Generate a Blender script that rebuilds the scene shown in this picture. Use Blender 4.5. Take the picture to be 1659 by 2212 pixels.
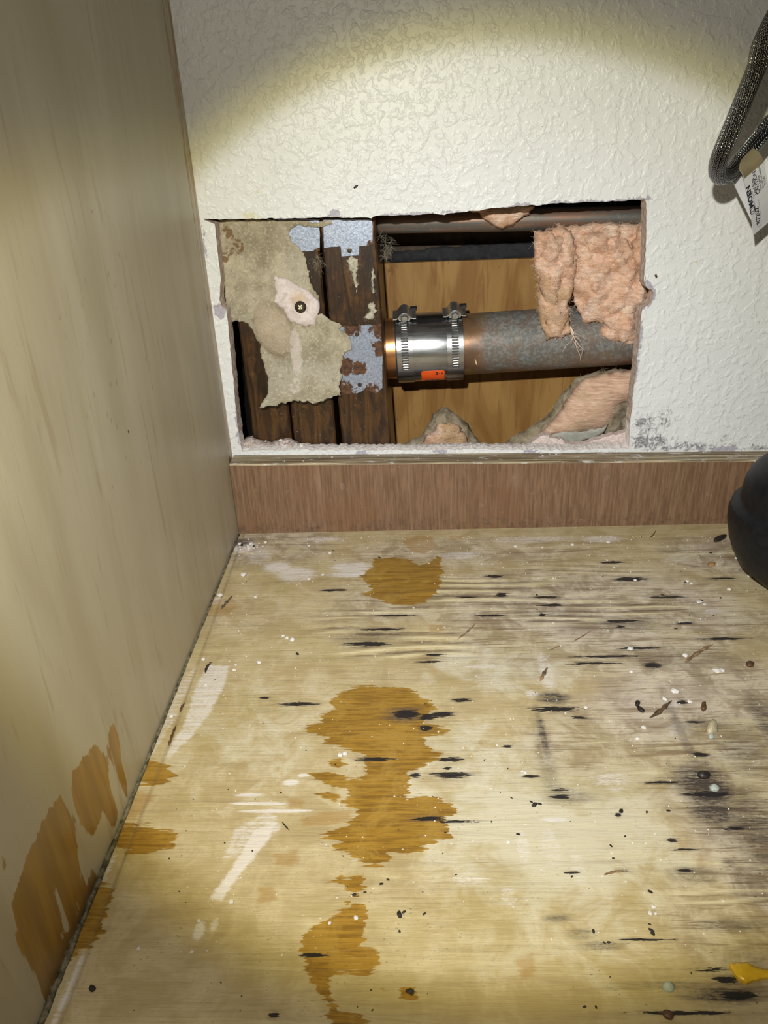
import bpy, math, random
import numpy as np
from mathutils import Vector, Matrix, noise as mn
from mathutils.geometry import delaunay_2d_cdt

for o in list(bpy.data.objects):
    bpy.data.objects.remove(o, do_unlink=True)
scene = bpy.context.scene
col = scene.collection
RNG = np.random.default_rng(7)
random.seed(7)

# ------------------------------------------------------------------ camera
CAM = np.array([0.13781469, -0.54, 0.28113889])
CR = np.array([0.99891912, 0.02676092, -0.03800583])
CU = np.array([0.02172802, 0.45398241, 0.89074568])
CF = np.array([-0.04109115, 0.89060868, -0.45291025])
FPX, CX, CY = 1661.0, 829.5, 1106.0
cd = bpy.data.cameras.new('camera')
cd.sensor_fit = 'VERTICAL'
cd.sensor_height = 24.0
cd.lens = FPX / 2212 * 24.0
cd.clip_start = 0.005
cam = bpy.data.objects.new('camera', cd)
col.objects.link(cam)
mw = Matrix.Identity(4)
for i in range(3):
    mw[i][0], mw[i][1], mw[i][2], mw[i][3] = CR[i], CU[i], -CF[i], CAM[i]
cam.matrix_world = mw
scene.camera = cam

# ------------------------------------------------------------------ light
vs = scene.view_settings
vs.view_transform = 'Standard'
vs.look = 'None'
vs.gamma = 1.0
vs.use_curve_mapping = False
vs.exposure = 0.0
try:
    scene.cycles.adaptive_threshold = 0.07
    scene.cycles.max_bounces = 4
    scene.cycles.diffuse_bounces = 3
    scene.cycles.glossy_bounces = 2
except AttributeError:
    pass
w = bpy.data.worlds.new('world')
scene.world = w
w.use_nodes = True
bg = w.node_tree.nodes['Background']
bg.inputs[0].default_value = (0.95, 0.93, 0.85, 1)
bg.inputs[1].default_value = 0.035

TORCH = Vector((0.10, -0.56, 0.37))
AXIS = Vector((0.13673277, 0.82291011, -0.55147358))


def spot(name, energy, half, blend, color, radius):
    """the hand torch: its lens throws a hard-edged pool with a warm rim, plus spill"""
    ld = bpy.data.lights.new(name, 'SPOT')
    ld.energy = energy
    ld.spot_size = math.radians(half * 2)
    ld.spot_blend = blend
    ld.color = color
    ld.shadow_soft_size = radius
    lo = bpy.data.objects.new(name, ld)
    lo.location = TORCH
    lo.rotation_euler = AXIS.to_track_quat('-Z', 'Y').to_euler()
    col.objects.link(lo)


spot('torch_beam', 4.7, 29.2, 0.12, (0.82, 0.875, 1.0), 0.006)
spot('torch_rim', 3.4, 31.5, 0.20, (1.0, 0.86, 0.20), 0.006)
spot('torch_core', 7.2, 30.0, 1.0, (0.78, 0.845, 1.0), 0.006)
spot('torch_spill', 2.1, 75.0, 0.6, (1.0, 0.94, 0.76), 0.006)


# ------------------------------------------------------------------ photo-to-place helpers
def ray(x, y):
    return (x - CX) / FPX * CR - (y - CY) / FPX * CU + CF


def onY(x, y, Y=0.0):
    d = ray(x, y)
    return CAM + d * ((Y - CAM[1]) / d[1])


def onX(x, y, X=0.0):
    d = ray(x, y)
    return CAM + d * ((X - CAM[0]) / d[0])


def onZ(x, y, Z=0.0):
    d = ray(x, y)
    return CAM + d * ((Z - CAM[2]) / d[2])


def XZ(pts, Y=0.0):
    return np.array([[onY(x, y, Y)[0], onY(x, y, Y)[2]] for x, y in pts])


def XYf(pts):
    return np.array([onZ(x, y)[:2] for x, y in pts])


def YZp(pts):
    return np.array([onX(x, y)[1:] for x, y in pts])


# ------------------------------------------------------------------ mesh helpers
def new_obj(name, me, mats, parent=None):
    o = bpy.data.objects.new(name, me)
    col.objects.link(o)
    for m in (mats if isinstance(mats, (list, tuple)) else [mats]):
        me.materials.append(m)
    if parent is not None:
        o.parent = parent
        o.matrix_parent_inverse = Matrix.Translation(-parent.location)
    return o


def mk(name, verts, faces, mats, parent=None, smooth=False, midx=None, attrs=None, uv=None, origin=None):
    me = bpy.data.meshes.new(name)
    V = np.asarray(verts, float).reshape(-1, 3)
    if origin is not None:
        V = V - np.asarray(origin)
    me.from_pydata(V.tolist(), [], [tuple(int(i) for i in f) for f in faces])
    if midx is not None:
        me.polygons.foreach_set('material_index', np.asarray(midx, np.int32))
    if smooth is True:
        me.polygons.foreach_set('use_smooth', np.ones(len(me.polygons), bool))
    elif smooth is not False:
        me.polygons.foreach_set('use_smooth', np.asarray(smooth, bool))
    if attrs:
        for k, a in attrs.items():
            at = me.attributes.new(k, 'FLOAT', 'POINT')
            at.data.foreach_set('value', np.asarray(a, np.float32))
    if uv is not None:
        ul = me.uv_layers.new(name='UVMap')
        li = np.zeros(len(me.loops), np.int32)
        me.loops.foreach_get('vertex_index', li)
        ul.data.foreach_set('uv', np.asarray(uv, np.float32)[li].ravel())
    me.update()
    o = new_obj(name, me, mats, parent)
    if origin is not None and parent is None:
        o.location = Vector(origin)
    return o


def tag(o, label=None, cat=None, group=None, kind=None):
    if label: o['label'] = label
    if cat: o['category'] = cat
    if group: o['group'] = group
    if kind: o['kind'] = kind
    return o


def empty(name, loc):
    e = bpy.data.objects.new(name, None)
    e.empty_display_size = 0.01
    e.location = Vector([float(c) for c in loc])
    col.objects.link(e)
    return e


def box(lo, hi):
    x0, y0, z0 = lo; x1, y1, z1 = hi
    V = [(x0, y0, z0), (x1, y0, z0), (x1, y1, z0), (x0, y1, z0), (x0, y0, z1), (x1, y0, z1), (x1, y1, z1), (x0, y1, z1)]
    F = [(0, 3, 2, 1), (4, 5, 6, 7), (0, 1, 5, 4), (1, 2, 6, 5), (2, 3, 7, 6), (3, 0, 4, 7)]
    return V, F


def bevel(o, width, seg=2):
    m = o.modifiers.new('bevel', 'BEVEL')
    m.width = width; m.segments = seg; m.limit_method = 'ANGLE'
    return o


def pip(P, poly):
    """point in polygon, vectorised"""
    x, y = P[:, 0], P[:, 1]
    ins = np.zeros(len(P), bool)
    n = len(poly)
    for i in range(n):
        x0, y0 = poly[i]; x1, y1 = poly[(i + 1) % n]
        if y0 == y1: continue
        c = ((y0 > y) != (y1 > y)) & (x < (x1 - x0) * (y - y0) / (y1 - y0) + x0)
        ins ^= c
    return ins


def pdist(P, poly, closed=True):
    d = np.full(len(P), 1e9)
    n = len(poly)
    for i in range(n if closed else n - 1):
        a = poly[i]; b = poly[(i + 1) % n]
        ab = b - a
        L = ab @ ab
        if L < 1e-16: continue
        t = np.clip(((P - a) @ ab) / L, 0, 1)
        q = P - (a + t[:, None] * ab)
        d = np.minimum(d, np.hypot(q[:, 0], q[:, 1]))
    return d


def sdf(P, poly):
    return np.where(pip(P, poly), 1, -1) * pdist(P, poly)


def resample(poly, step, jit=0.0, closed=True, seed=1):
    r = np.random.default_rng(seed)
    out = []
    n = len(poly)
    for i in range(n if closed else n - 1):
        a = poly[i]; b = poly[(i + 1) % n]
        k = max(1, int(round(np.hypot(*(b - a)) / step)))
        for j in range(k):
            out.append(a + (b - a) * j / k)
    if not closed: out.append(poly[-1])
    out = np.array(out)
    if jit:
        off = r.normal(0, jit, out.shape)
        off = (off + np.roll(off, 1, 0) * .5)
        out = out + off
    return out


def cdt_fill(outer, holes=(), step=0.003, extra=None, seed=3):
    """triangulate a polygon with holes and inner points; returns 2D verts and faces"""
    r = np.random.default_rng(seed)
    loops = [outer] + list(holes)
    lo, hi = outer.min(0), outer.max(0)
    if extra is None:
        gx = np.arange(lo[0] + step / 2, hi[0], step); gy = np.arange(lo[1] + step / 2, hi[1], step)
        G = np.stack(np.meshgrid(gx, gy), -1).reshape(-1, 2)
    else:
        G = extra
    G = G + r.uniform(-.25, .25, G.shape) * step
    keep = pip(G, outer)
    for h in holes: keep &= ~pip(G, h)
    G = G[keep]
    dmin = np.full(len(G), 1e9)
    for l in loops: dmin = np.minimum(dmin, pdist(G, l))
    G = G[dmin > step * .4]
    pts, edges = [], []
    for l in loops:
        b = len(pts)
        pts += [Vector(p) for p in l]
        edges += [(b + i, b + (i + 1) % len(l)) for i in range(len(l))]
    pts += [Vector(p) for p in G]
    res = delaunay_2d_cdt(pts, edges, [], 0, 1e-7)
    P = np.array([tuple(v) for v in res[0]])
    F = np.array([f for f in res[2] if len(f) == 3])
    cen = P[F].mean(1)
    k = pip(cen, outer)
    for h in holes: k &= ~pip(cen, h)
    F = F[k]
    a, b, c = P[F[:, 0]], P[F[:, 1]], P[F[:, 2]]
    cr = (b[:, 0] - a[:, 0]) * (c[:, 1] - a[:, 1]) - (b[:, 1] - a[:, 1]) * (c[:, 0] - a[:, 0])
    F[cr < 0] = F[cr < 0][:, ::-1]
    F = F[np.abs(cr) > 1e-14]
    return P, F


def boundary(F):
    """directed boundary edges of a triangle list"""
    E = {}
    for f in F:
        for i in range(3):
            E[(f[i], f[(i + 1) % 3])] = 1
    return [(a, b) for (a, b) in E if (b, a) not in E]


def fbm(P, scale, octv=4, seed=0.0):
    out = np.empty(len(P))
    for i, p in enumerate(P):
        out[i] = mn.fractal(Vector((p[0] * scale + seed, p[1] * scale - seed, p[2] * scale + 3.1 * seed)), 1.0, 2.0, octv)
    return out


def sheet(name, poly, yfun, thick, mats, parent=None, step=0.0025, seed=3, attrs_fn=None, smooth=True, edge_mat=None, rough=None):
    """a sheet lying in an XZ outline with real thickness; yfun gives its front Y"""
    P, F = cdt_fill(poly, (), step, seed=seed)
    y = yfun(P)
    n = len(P)
    th = thick(P) if callable(thick) else np.full(n, thick)
    V = np.vstack([np.stack([P[:, 0], y, P[:, 1]], 1), np.stack([P[:, 0], y + th, P[:, 1]], 1)])
    faces = [tuple(f) for f in F] + [(f[2] + n, f[1] + n, f[0] + n) for f in F]
    bd = boundary(F)
    faces += [(b, a, a + n, b + n) for a, b in bd]
    mi = [0] * (2 * len(F)) + [1 if edge_mat else 0] * len(bd)
    sm = [smooth] * (2 * len(F)) + [False] * len(bd)
    at = attrs_fn(np.vstack([P, P])) if attrs_fn else None
    return mk(name, V, faces, [mats, edge_mat] if edge_mat else mats, parent, smooth=sm, midx=mi, attrs=at)


def blob(name, poly, y0, front, back, mat, parent=None, step=0.003, amp=0.003, nscale=90, seed=1, power=0.5, dmax=None, octv=5):
    """a soft lump grown from an XZ outline: round in front, flatter behind, ruffled by noise"""
    P, F = cdt_fill(poly, (), step, seed=seed)
    d = pdist(P, poly)
    m = dmax or d.max()
    t = np.clip(d / m, 0, 1)
    prof = np.power(1 - (1 - t) ** 2, power)
    q = np.stack([P[:, 0], np.zeros(len(P)), P[:, 1]], 1)
    nz = fbm(q, nscale, octv, seed * 1.7)
    w_ = np.clip(d / (step * 1.2), 0, 1)
    yf = y0 - front * prof - nz * amp * w_
    yb = y0 + back * prof
    isb = d < 1e-6
    V = [np.stack([P[:, 0], yf, P[:, 1]], 1)]
    n = len(P)
    inner = np.where(~isb)[0]
    mp = np.arange(n)
    mp[inner] = n + np.arange(len(inner))
    V.append(np.stack([P[inner, 0], yb[inner], P[inner, 1]], 1))
    faces = [tuple(f) for f in F] + [(mp[f[2]], mp[f[1]], mp[f[0]]) for f in F]
    faces = [f for f in faces if len(set(f)) == 3]
    seen = set(); ff = []
    for f in faces:
        k = tuple(sorted(f))
        if k not in seen:
            seen.add(k); ff.append(f)
    return mk(name, np.vstack(V), ff, mat, parent, smooth=True)


def frames(path):
    path = np.asarray(path, float)
    T = np.gradient(path, axis=0)
    T /= np.linalg.norm(T, axis=1)[:, None]
    up = np.array([0, 0, 1.0]) if abs(T[0][2]) < .9 else np.array([1.0, 0, 0])
    A, B = [], []
    a = up - T[0] * (up @ T[0]); a /= np.linalg.norm(a)
    for t in T:
        a = a - t * (a @ t); a /= np.linalg.norm(a)
        A.append(a); B.append(np.cross(t, a))
    return T, np.array(A), np.array(B)


def tube(path, rad, seg=24, caps=True):
    path = np.asarray(path, float)
    T, A, B = frames(path)
    n = len(path)
    rad = np.broadcast_to(rad, (n,))
    ang = np.linspace(0, 2 * math.pi, seg + 1)
    V, UV, F = [], [], []
    L = np.concatenate([[0], np.cumsum(np.linalg.norm(np.diff(path, axis=0), axis=1))])
    for i in range(n):
        for j, a in enumerate(ang):
            V.append(path[i] + rad[i] * (math.cos(a) * A[i] + math.sin(a) * B[i]))
            UV.append((j / seg, L[i]))
    s = seg + 1
    for i in range(n - 1):
        for j in range(seg):
            F.append((i * s + j, i * s + j + 1, (i + 1) * s + j + 1, (i + 1) * s + j))
    if caps:
        F.append(tuple(range(seg - 1, -1, -1)))
        F.append(tuple((n - 1) * s + j for j in range(seg)))
    return np.array(V), F, np.array(UV)


def catmull(pts, k=8):
    P = [np.asarray(p, float) for p in pts]
    P = [2 * P[0] - P[1]] + P + [2 * P[-1] - P[-2]]
    out = []
    for i in range(1, len(P) - 2):
        for j in range(k):
            t = j / k
            out.append(.5 * ((2 * P[i]) + (-P[i - 1] + P[i + 1]) * t + (2 * P[i - 1] - 5 * P[i] + 4 * P[i + 1] - P[i + 2]) * t * t + (-P[i - 1] + 3 * P[i] - 3 * P[i + 1] + P[i + 2]) * t ** 3))
    out.append(P[-2])
    return np.array(out)


def lathe(profile, org, ax, seg=48, ref=None):
    """revolve (radius, height) pairs about an axis"""
    ax = np.asarray(ax, float); ax /= np.linalg.norm(ax)
    ref = np.array([0, -1.0, 0]) if ref is None else np.asarray(ref, float)
    a = ref - ax * (ref @ ax); a /= np.linalg.norm(a)
    b = np.cross(ax, a)
    V, F = [], []
    n = len(profile)
    for r, h in profile:
        for j in range(seg):
            t = 2 * math.pi * j / seg
            V.append(np.asarray(org) + ax * h + r * (math.cos(t) * a + math.sin(t) * b))
    for i in range(n - 1):
        for j in range(seg):
            k = (j + 1) % seg
            F.append((i * seg + j, i * seg + k, (i + 1) * seg + k, (i + 1) * seg + j))
    F.append(tuple(range(seg - 1, -1, -1)))
    F.append(tuple((n - 1) * seg + j for j in range(seg)))
    return np.array(V), F


def fibers(name, roots, length, mat, parent, width=0.00012, droop=0.3, seed=5, spread=1.0, dirs=None):
    """loose glass-wool or cobweb fibres, each a thin crossed ribbon"""
    r = np.random.default_rng(seed)
    V, F = [], []
    for i, p in enumerate(roots):
        d = r.normal(0, 1, 3) * spread
        d[1] -= .6
        if dirs is not None: d = d * .5 + np.asarray(dirs)
        d /= np.linalg.norm(d)
        L = length * r.uniform(.4, 1.3)
        q = np.asarray(p, float).copy(); seg = 4
        sd = np.cross(d, r.normal(0, 1, 3)); sd /= np.linalg.norm(sd)
        b = len(V)
        for k in range(seg + 1):
            wd = width * (1 - .7 * k / seg)
            up = np.cross(sd, d); up /= np.linalg.norm(up)
            V += [q + sd * wd, q - sd * wd * .6 + up * wd, q - sd * wd * .6 - up * wd]
            q = q + d * L / seg
            d = d + r.normal(0, .35, 3) + np.array([0, 0, -droop]); d /= np.linalg.norm(d)
        for k in range(seg):
            for e in range(3):
                F.append((b + 3 * k + e, b + 3 * k + (e + 1) % 3, b + 3 * k + 3 + (e + 1) % 3, b + 3 * k + 3 + e))
    return tag(mk(name, V, F, mat, parent), kind='stuff')


# ------------------------------------------------------------------ node helpers
class MB:
    def __init__(self, name, rough=0.6, metal=0.0, spec=0.5):
        self.m = bpy.data.materials.new(name)
        self.m.use_nodes = True
        self.t = self.m.node_tree
        self.b = self.t.nodes['Principled BSDF']
        self.b.inputs['Roughness'].default_value = rough
        self.b.inputs['Metallic'].default_value = metal
        self.b.inputs['Specular IOR Level'].default_value = spec
        self._co = None

    def N(self, ty, **kw):
        n = self.t.nodes.new(ty)
        for k, v in kw.items(): setattr(n, k, v)
        return n

    def put(self, sock, v):
        if v is None: return
        if hasattr(v, 'is_output'):
            self.t.links.new(v, sock)
        elif isinstance(v, (tuple, list)) and len(v) == 3 and sock.type == 'RGBA':
            sock.default_value = (*v, 1)
        else:
            sock.default_value = v

    def co(self):
        if self._co is None: self._co = self.N('ShaderNodeTexCoord').outputs['Object']
        return self._co

    def uv(self): return self.N('ShaderNodeTexCoord').outputs['UV']

    def mp(self, scale=(1, 1, 1), loc=(0, 0, 0), rot=(0, 0, 0), v=None):
        n = self.N('ShaderNodeMapping')
        self.put(n.inputs['Vector'], v or self.co())
        n.inputs['Scale'].default_value = scale
        n.inputs['Location'].default_value = loc
        n.inputs['Rotation'].default_value = rot
        return n.outputs[0]

    def nz(self, scale, detail=4, rough=.55, dist=0.0, v=None, out='Fac'):
        n = self.N('ShaderNodeTexNoise')
        self.put(n.inputs['Vector'], v or self.co())
        n.inputs['Scale'].default_value = scale
        n.inputs['Detail'].default_value = detail
        n.inputs['Roughness'].default_value = rough
        n.inputs['Distortion'].default_value = dist
        return n.outputs[out]

    def vo(self, scale, feature='F1', v=None, out='Distance', rnd=1.0):
        n = self.N('ShaderNodeTexVoronoi', feature=feature)
        self.put(n.inputs['Vector'], v or self.co())
        n.inputs['Scale'].default_value = scale
        n.inputs['Randomness'].default_value = rnd
        return n.outputs[out]

    def ma(self, op, a, b=None, c=None, clamp=False):
        n = self.N('ShaderNodeMath', operation=op)
        n.use_clamp = clamp
        self.put(n.inputs[0], a)
        if b is not None: self.put(n.inputs[1], b)
        if c is not None: self.put(n.inputs[2], c)
        return n.outputs[0]

    def ss(self, v, a, b):
        n = self.N('ShaderNodeMapRange', interpolation_type='SMOOTHSTEP')
        self.put(n.inputs['Value'], v)
        n.inputs['From Min'].default_value = a
        n.inputs['From Max'].default_value = b
        return n.outputs[0]

    def mr(self, v, a, b, c=0, d=1):
        n = self.N('ShaderNodeMapRange')
        self.put(n.inputs['Value'], v)
        for k, x in zip(('From Min', 'From Max', 'To Min', 'To Max'), (a, b, c, d)): n.inputs[k].default_value = x
        return n.outputs[0]

    def mx(self, f, a, b, blend='MIX'):
        n = self.N('ShaderNodeMix', data_type='RGBA', blend_type=blend)
        self.put(n.inputs[0], f)
        self.put(n.inputs[6], a)
        self.put(n.inputs[7], b)
        return n.outputs[2]

    def rp(self, f, stops):
        n = self.N('ShaderNodeValToRGB')
        self.put(n.inputs[0], f)
        e = n.color_ramp.elements
        while len(e) < len(stops): e.new(0.5)
        for el, (p, c) in zip(e, stops):
            el.position = p
            el.color = (*c, 1)
        return n.outputs[0]

    def at(self, name):
        return self.N('ShaderNodeAttribute', attribute_name=name).outputs['Fac']

    def sep(self, v=None):
        n = self.N('ShaderNodeSeparateXYZ')
        self.put(n.inputs[0], v or self.co())
        return n.outputs

    def bump(self, h, strength=.5, dist=.001, nrm=None):
        n = self.N('ShaderNodeBump')
        self.put(n.inputs['Height'], h)
        n.inputs['Strength'].default_value = strength
        n.inputs['Distance'].default_value = dist
        if nrm is not None: self.put(n.inputs['Normal'], nrm)
        return n.outputs[0]

    def done(self, color=None, normal=None, rough=None, metal=None):
        self.put(self.b.inputs['Base Color'], color)
        self.put(self.b.inputs['Normal'], normal)
        self.put(self.b.inputs['Roughness'], rough)
        self.put(self.b.inputs['Metallic'], metal)
        return self.m


def simple(name, c1, c2, scale=300, rough=.7, metal=0., bump=.3, dist=.0004, spec=.5):
    m = MB(name, rough, metal, spec)
    f = m.nz(scale, 3, .65)
    return m.done(m.mx(m.ss(f, .35, .65), c1, c2), m.bump(f, bump, dist))


# ------------------------------------------------------------------ materials
def mat_drywall():
    m = MB('painted_drywall', .40, 0, .4)
    v = m.mp((1, .3, 1))
    # knocked-down orange peel: flat-topped islands with crisp edges
    a = m.nz(115, 3, .55, .35, v=v)
    isl = m.ss(a, .48, .56)
    b = m.nz(230, 2, .5, .1, v=v)
    drop = m.ss(b, .50, .68)
    h = m.ma('ADD', m.ma('MULTIPLY', isl, .8), m.ma('MULTIPLY', drop, .7))
    h = m.ma('ADD', h, m.ma('MULTIPLY', m.nz(330, 3, .5, v=v), .5))
    base = m.mx(m.ss(m.nz(14, 3), .3, .7), (.745, .755, .78), (.785, .795, .82))
    # mould, feathered and clumped
    mo = m.at('mould')
    n1 = m.ma('ADD', m.ma('MULTIPLY', m.nz(170, 3, .7, 1.5), .6), m.ma('MULTIPLY', m.nz(520, 4, .8), .4))
    mk_ = m.ma('ADD', m.ma('MULTIPLY', mo, .9), m.ma('MULTIPLY', m.ma('SUBTRACT', n1, .5), 3.2))
    mk_ = m.ma('MULTIPLY', m.ss(mk_, .45, .95), m.ss(mo, .02, .3))
    c = m.mx(m.ma('MULTIPLY', mk_, .78), base, (.085, .08, .10))
    # facing paper laid bare
    to = m.ma('ADD', m.at('torn'), m.ma('MULTIPLY', m.ma('SUBTRACT', m.nz(350, 3, .6), .5), .006))
    tk = m.ss(to, -.0001, .0003)
    c = m.mx(tk, c, m.mx(m.nz(500, 3), (.33, .31, .40), (.56, .53, .60)))
    ye = m.ma('MULTIPLY', m.ss(m.ma('ADD', m.at('yellow'), m.ma('MULTIPLY', m.ma('SUBTRACT', m.nz(420, 4, .75), .5), 2.2)), .55, .9), .5)
    c = m.mx(ye, c, (.62, .54, .20))
    # stray specks
    sp = m.vo(95)
    c = m.mx(m.ma('MULTIPLY', m.ss(sp, .035, .02), m.ss(m.nz(9, 1), .55, .63)), c, (.14, .13, .12))
    hh = m.ma('SUBTRACT', h, m.ma('MULTIPLY', tk, 1.2))
    return m.done(c, m.bump(hh, .45, .0007))


def mat_gypsum():
    m = MB('cut_gypsum', .9, 0, .2)
    n = m.nz(220, 4, .7)
    c = m.rp(n, [(.22, (.26, .18, .14)), (.38, (.50, .39, .34)), (.55, (.63, .53, .49)), (.8, (.78, .73, .71))])
    return m.done(c, m.bump(n, .9, .0012))


def mat_crumb_edge():
    m = MB('crumbled_gypsum', .9, 0, .2)
    n = m.nz(260, 4, .7)
    c = m.rp(n, [(.22, (.50, .41, .38)), (.34, (.78, .69, .66)), (.46, (.88, .82, .80)), (.7, (.93, .91, .92))])
    return m.done(c, m.bump(n, 1.0, .0014))


def stain_mask(m, name, grain_v, amp=.006, soft=.0006):
    n = m.nz(1.0, 6, .62, v=grain_v)
    s = m.ma('ADD', m.at(name), m.ma('MULTIPLY', m.ma('SUBTRACT', n, .5), amp))
    return m.ss(s, -soft, soft)


def mat_panel():
    m = MB('maple_panel', .38, 0, .45)
    gv = m.mp((1, 150, 14))
    g = m.nz(1, 3, .6, .6, v=gv)
    g2 = m.nz(1, 3, .6, .3, v=m.mp((1, 420, 26), (3, 7, 1)))
    big = m.nz(1, 3, .5, .8, v=m.mp((1, 26, 5), (0, 3, 9)))
    base = m.mx(m.ss(big, .3, .7), (.465, .405, .29), (.55, .495, .375))
    base = m.mx(m.ma('MULTIPLY', m.ss(g, .58, .70), .45), base, (.36, .28, .17))
    base = m.mx(m.ma('MULTIPLY', m.ss(g2, .60, .72), .25), base, (.32, .24, .13))
    # splash flecks
    fl = m.vo(1, v=m.mp((1, 150, 75)))
    base = m.mx(m.ma('MULTIPLY', m.ma('MULTIPLY', m.ss(fl, .16, .08), m.at('fleck')), .5), base, (.25, .19, .12))
    w_ = stain_mask(m, 'wet', m.mp((1, 260, 22), (0, 2, 4)), .010, .0004)
    wc = m.mx(m.ss(m.nz(1, 3, .6, v=m.mp((1, 190, 16))), .35, .7), (.38, .20, .012), (.27, .13, .006))
    wc = m.mx(m.at('deep'), wc, (.12, .05, .006))
    c = m.mx(m.ma('MULTIPLY', w_, .93), base, wc)
    d = m.vo(40)
    c = m.mx(m.ma('MULTIPLY', m.ss(d, .045, .03), m.at('fleck')), c, (.05, .03, .02))
    return m.done(c, m.bump(g, .25, .0003), rough=m.mr(w_, 0, 1, .42, .30))


def mat_floor():
    m = MB('stained_plywood_floor', .5, 0, .4)
    g = m.nz(1, 4, .65, .6, v=m.mp((11, 150, 1)))
    g2 = m.nz(1, 4, .7, .4, v=m.mp((38, 640, 1), (4, 1, 0)))
    mot = m.nz(52, 4, .72, .5)
    fine = m.nz(1, 3, .75, v=m.mp((420, 1100, 1), (2, 2, 0)))
    big = m.nz(15, 4, .65, .5, v=m.mp((1, 1.4, 1), (3, 1, 0)))
    grey = m.at('grey')
    rip = m.at('ripple')
    base = m.mx(m.ss(mot, .36, .64), (.445, .345, .185), (.55, .45, .275))
    pm = m.ma('ADD', m.at('pale'), m.ma('MULTIPLY', m.ma('SUBTRACT', mot, .5), 2.0))
    base = m.mx(m.ss(pm, .15, .85), base, (.61, .55, .42))
    dirt = m.mx(m.ss(mot, .38, .62), (.33, .26, .19), (.62, .54, .43))
    gm = m.ma('ADD', grey, m.ma('MULTIPLY', m.ma('SUBTRACT', big, .5), 1.6))
    gk = m.ss(gm, .15, .8)
    base = m.mx(m.ma('MULTIPLY', gk, .92), base, dirt)
    # pinkish and olive blotches of old spills
    base = m.mx(m.ma('MULTIPLY', m.ss(big, .52, .60), .35), base, (.42, .33, .14))
    base = m.mx(m.ma('MULTIPLY', m.ma('MULTIPLY', m.ss(big, .46, .38), gk), .4), base, (.52, .43, .39))
    # grain lines
    gfac = m.mr(gk, 0, 1, .22, .9)
    base = m.mx(m.ma('MULTIPLY', m.ss(g2, .53, .63), m.ma('MULTIPLY', gfac, .75)), base, (.215, .145, .08))
    base = m.mx(m.ma('MULTIPLY', m.ss(g, .55, .66), m.ma('MULTIPLY', gfac, .8)), base, (.20, .13, .07))
    base = m.mx(m.ma('MULTIPLY', m.ss(g, .44, .34), m.mr(gk, 0, 1, .2, .6)), base, (.72, .63, .42))
    # swollen ridges
    rk = m.ma('MULTIPLY', rip, m.mr(g2, .36, .6, .25, 1.2))
    base = m.mx(m.ma('MULTIPLY', m.ss(rk, .15, .9), .65), base, (.80, .70, .44))
    base = m.mx(m.ma('MULTIPLY', m.ss(m.ma('MULTIPLY', rk, -1), .15, .9), .75), base, (.13, .09, .06))
    # speckled grime
    base = m.mx(m.ma('MULTIPLY', m.ma('MULTIPLY', m.ss(fine, .60, .68), m.ss(mot, .44, .60)), .7), base, (.12, .085, .06))
    # chalky plaster smears
    wa = m.at('white')
    wm = m.ma('ADD', wa, m.ma('MULTIPLY', m.ma('SUBTRACT', m.ma('ADD', m.ma('MULTIPLY', g2, .55), m.ma('MULTIPLY', fine, .45)), .5), 2.2))
    wm = m.ma('MULTIPLY', m.ss(wm, .22, .75), m.ss(wa, .02, .3))
    base = m.mx(m.ma('MULTIPLY', wm, .80), base, (.75, .70, .69))
    # amber water stains with grain-torn edges
    edge = m.nz(1, 4, .65, v=m.mp((48, 460, 1), (1, 2, 0)))
    eo = m.ma('SUBTRACT', edge, .5)
    f = m.ss(m.ma('ADD', m.at('faint'), m.ma('MULTIPLY', eo, .008)), -.0012, .0012)
    base = m.mx(m.ma('MULTIPLY', f, .5), base, (.36, .20, .05))
    w_ = m.ss(m.ma('ADD', m.at('wet'), m.ma('MULTIPLY', eo, .0125)), -.0002, .0002)
    wc = m.mx(m.ss(g2, .40, .62), (.345, .185, .018), (.205, .10, .007))
    wc = m.mx(m.ma('MULTIPLY', m.ss(mot, .46, .62), .6), wc, (.385, .225, .032))
    wc = m.mx(m.ma('MULTIPLY', m.ss(fine, .58, .68), .5), wc, (.12, .055, .01))
    c = m.mx(m.ma('MULTIPLY', w_, .95), base, wc)
    # black mould streaks along the grain, with a stray population of fine ones
    mo = m.at('mould')
    mn2 = m.nz(1, 4, .75, .3, v=m.mp((130, 1000, 1), (1, 5, 0)))
    ms = m.ma('ADD', m.ma('MULTIPLY', mo, 1.5), m.ma('MULTIPLY', m.ma('SUBTRACT', mn2, .5), 3.0))
    ms = m.ma('MULTIPLY', m.ss(ms, .42, .62), m.ss(mo, .0, .12))
    stray = m.ma('MULTIPLY', m.ss(mn2, .665, .70), m.ma('MULTIPLY', m.ss(mot, .50, .60), m.mr(gk, 0, 1, .35, .9)))
    ms = m.ma('MAXIMUM', ms, stray)
    halo = m.ma('MULTIPLY', m.ss(m.at('halo'), .0, .9), m.ss(g2, .40, .60))
    c = m.mx(m.ma('MULTIPLY', halo, .6), c, (.14, .10, .075))
    sm = m.ma('MULTIPLY', m.at('smudge'), m.mr(m.ma('ADD', m.ma('MULTIPLY', g2, .6), m.ma('MULTIPLY', fine, .4)), .38, .60, .35, 1.9))
    c = m.mx(m.ma('MULTIPLY', sm, .95, clamp=True), c, (.065, .05, .045))
    c = m.mx(m.ma('MULTIPLY', ms, .98), c, (.016, .013, .014))
    # seam beside the panel
    c = m.mx(m.ma('MULTIPLY', m.at('seam'), .55), c, (.16, .11, .055))
    h = m.ma('ADD', m.ma('MULTIPLY', g, .8), m.ma('MULTIPLY', g2, .45))
    return m.done(c, m.bump(h, .6, .0011), rough=m.mr(w_, 0, 1, .52, .36))


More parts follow.
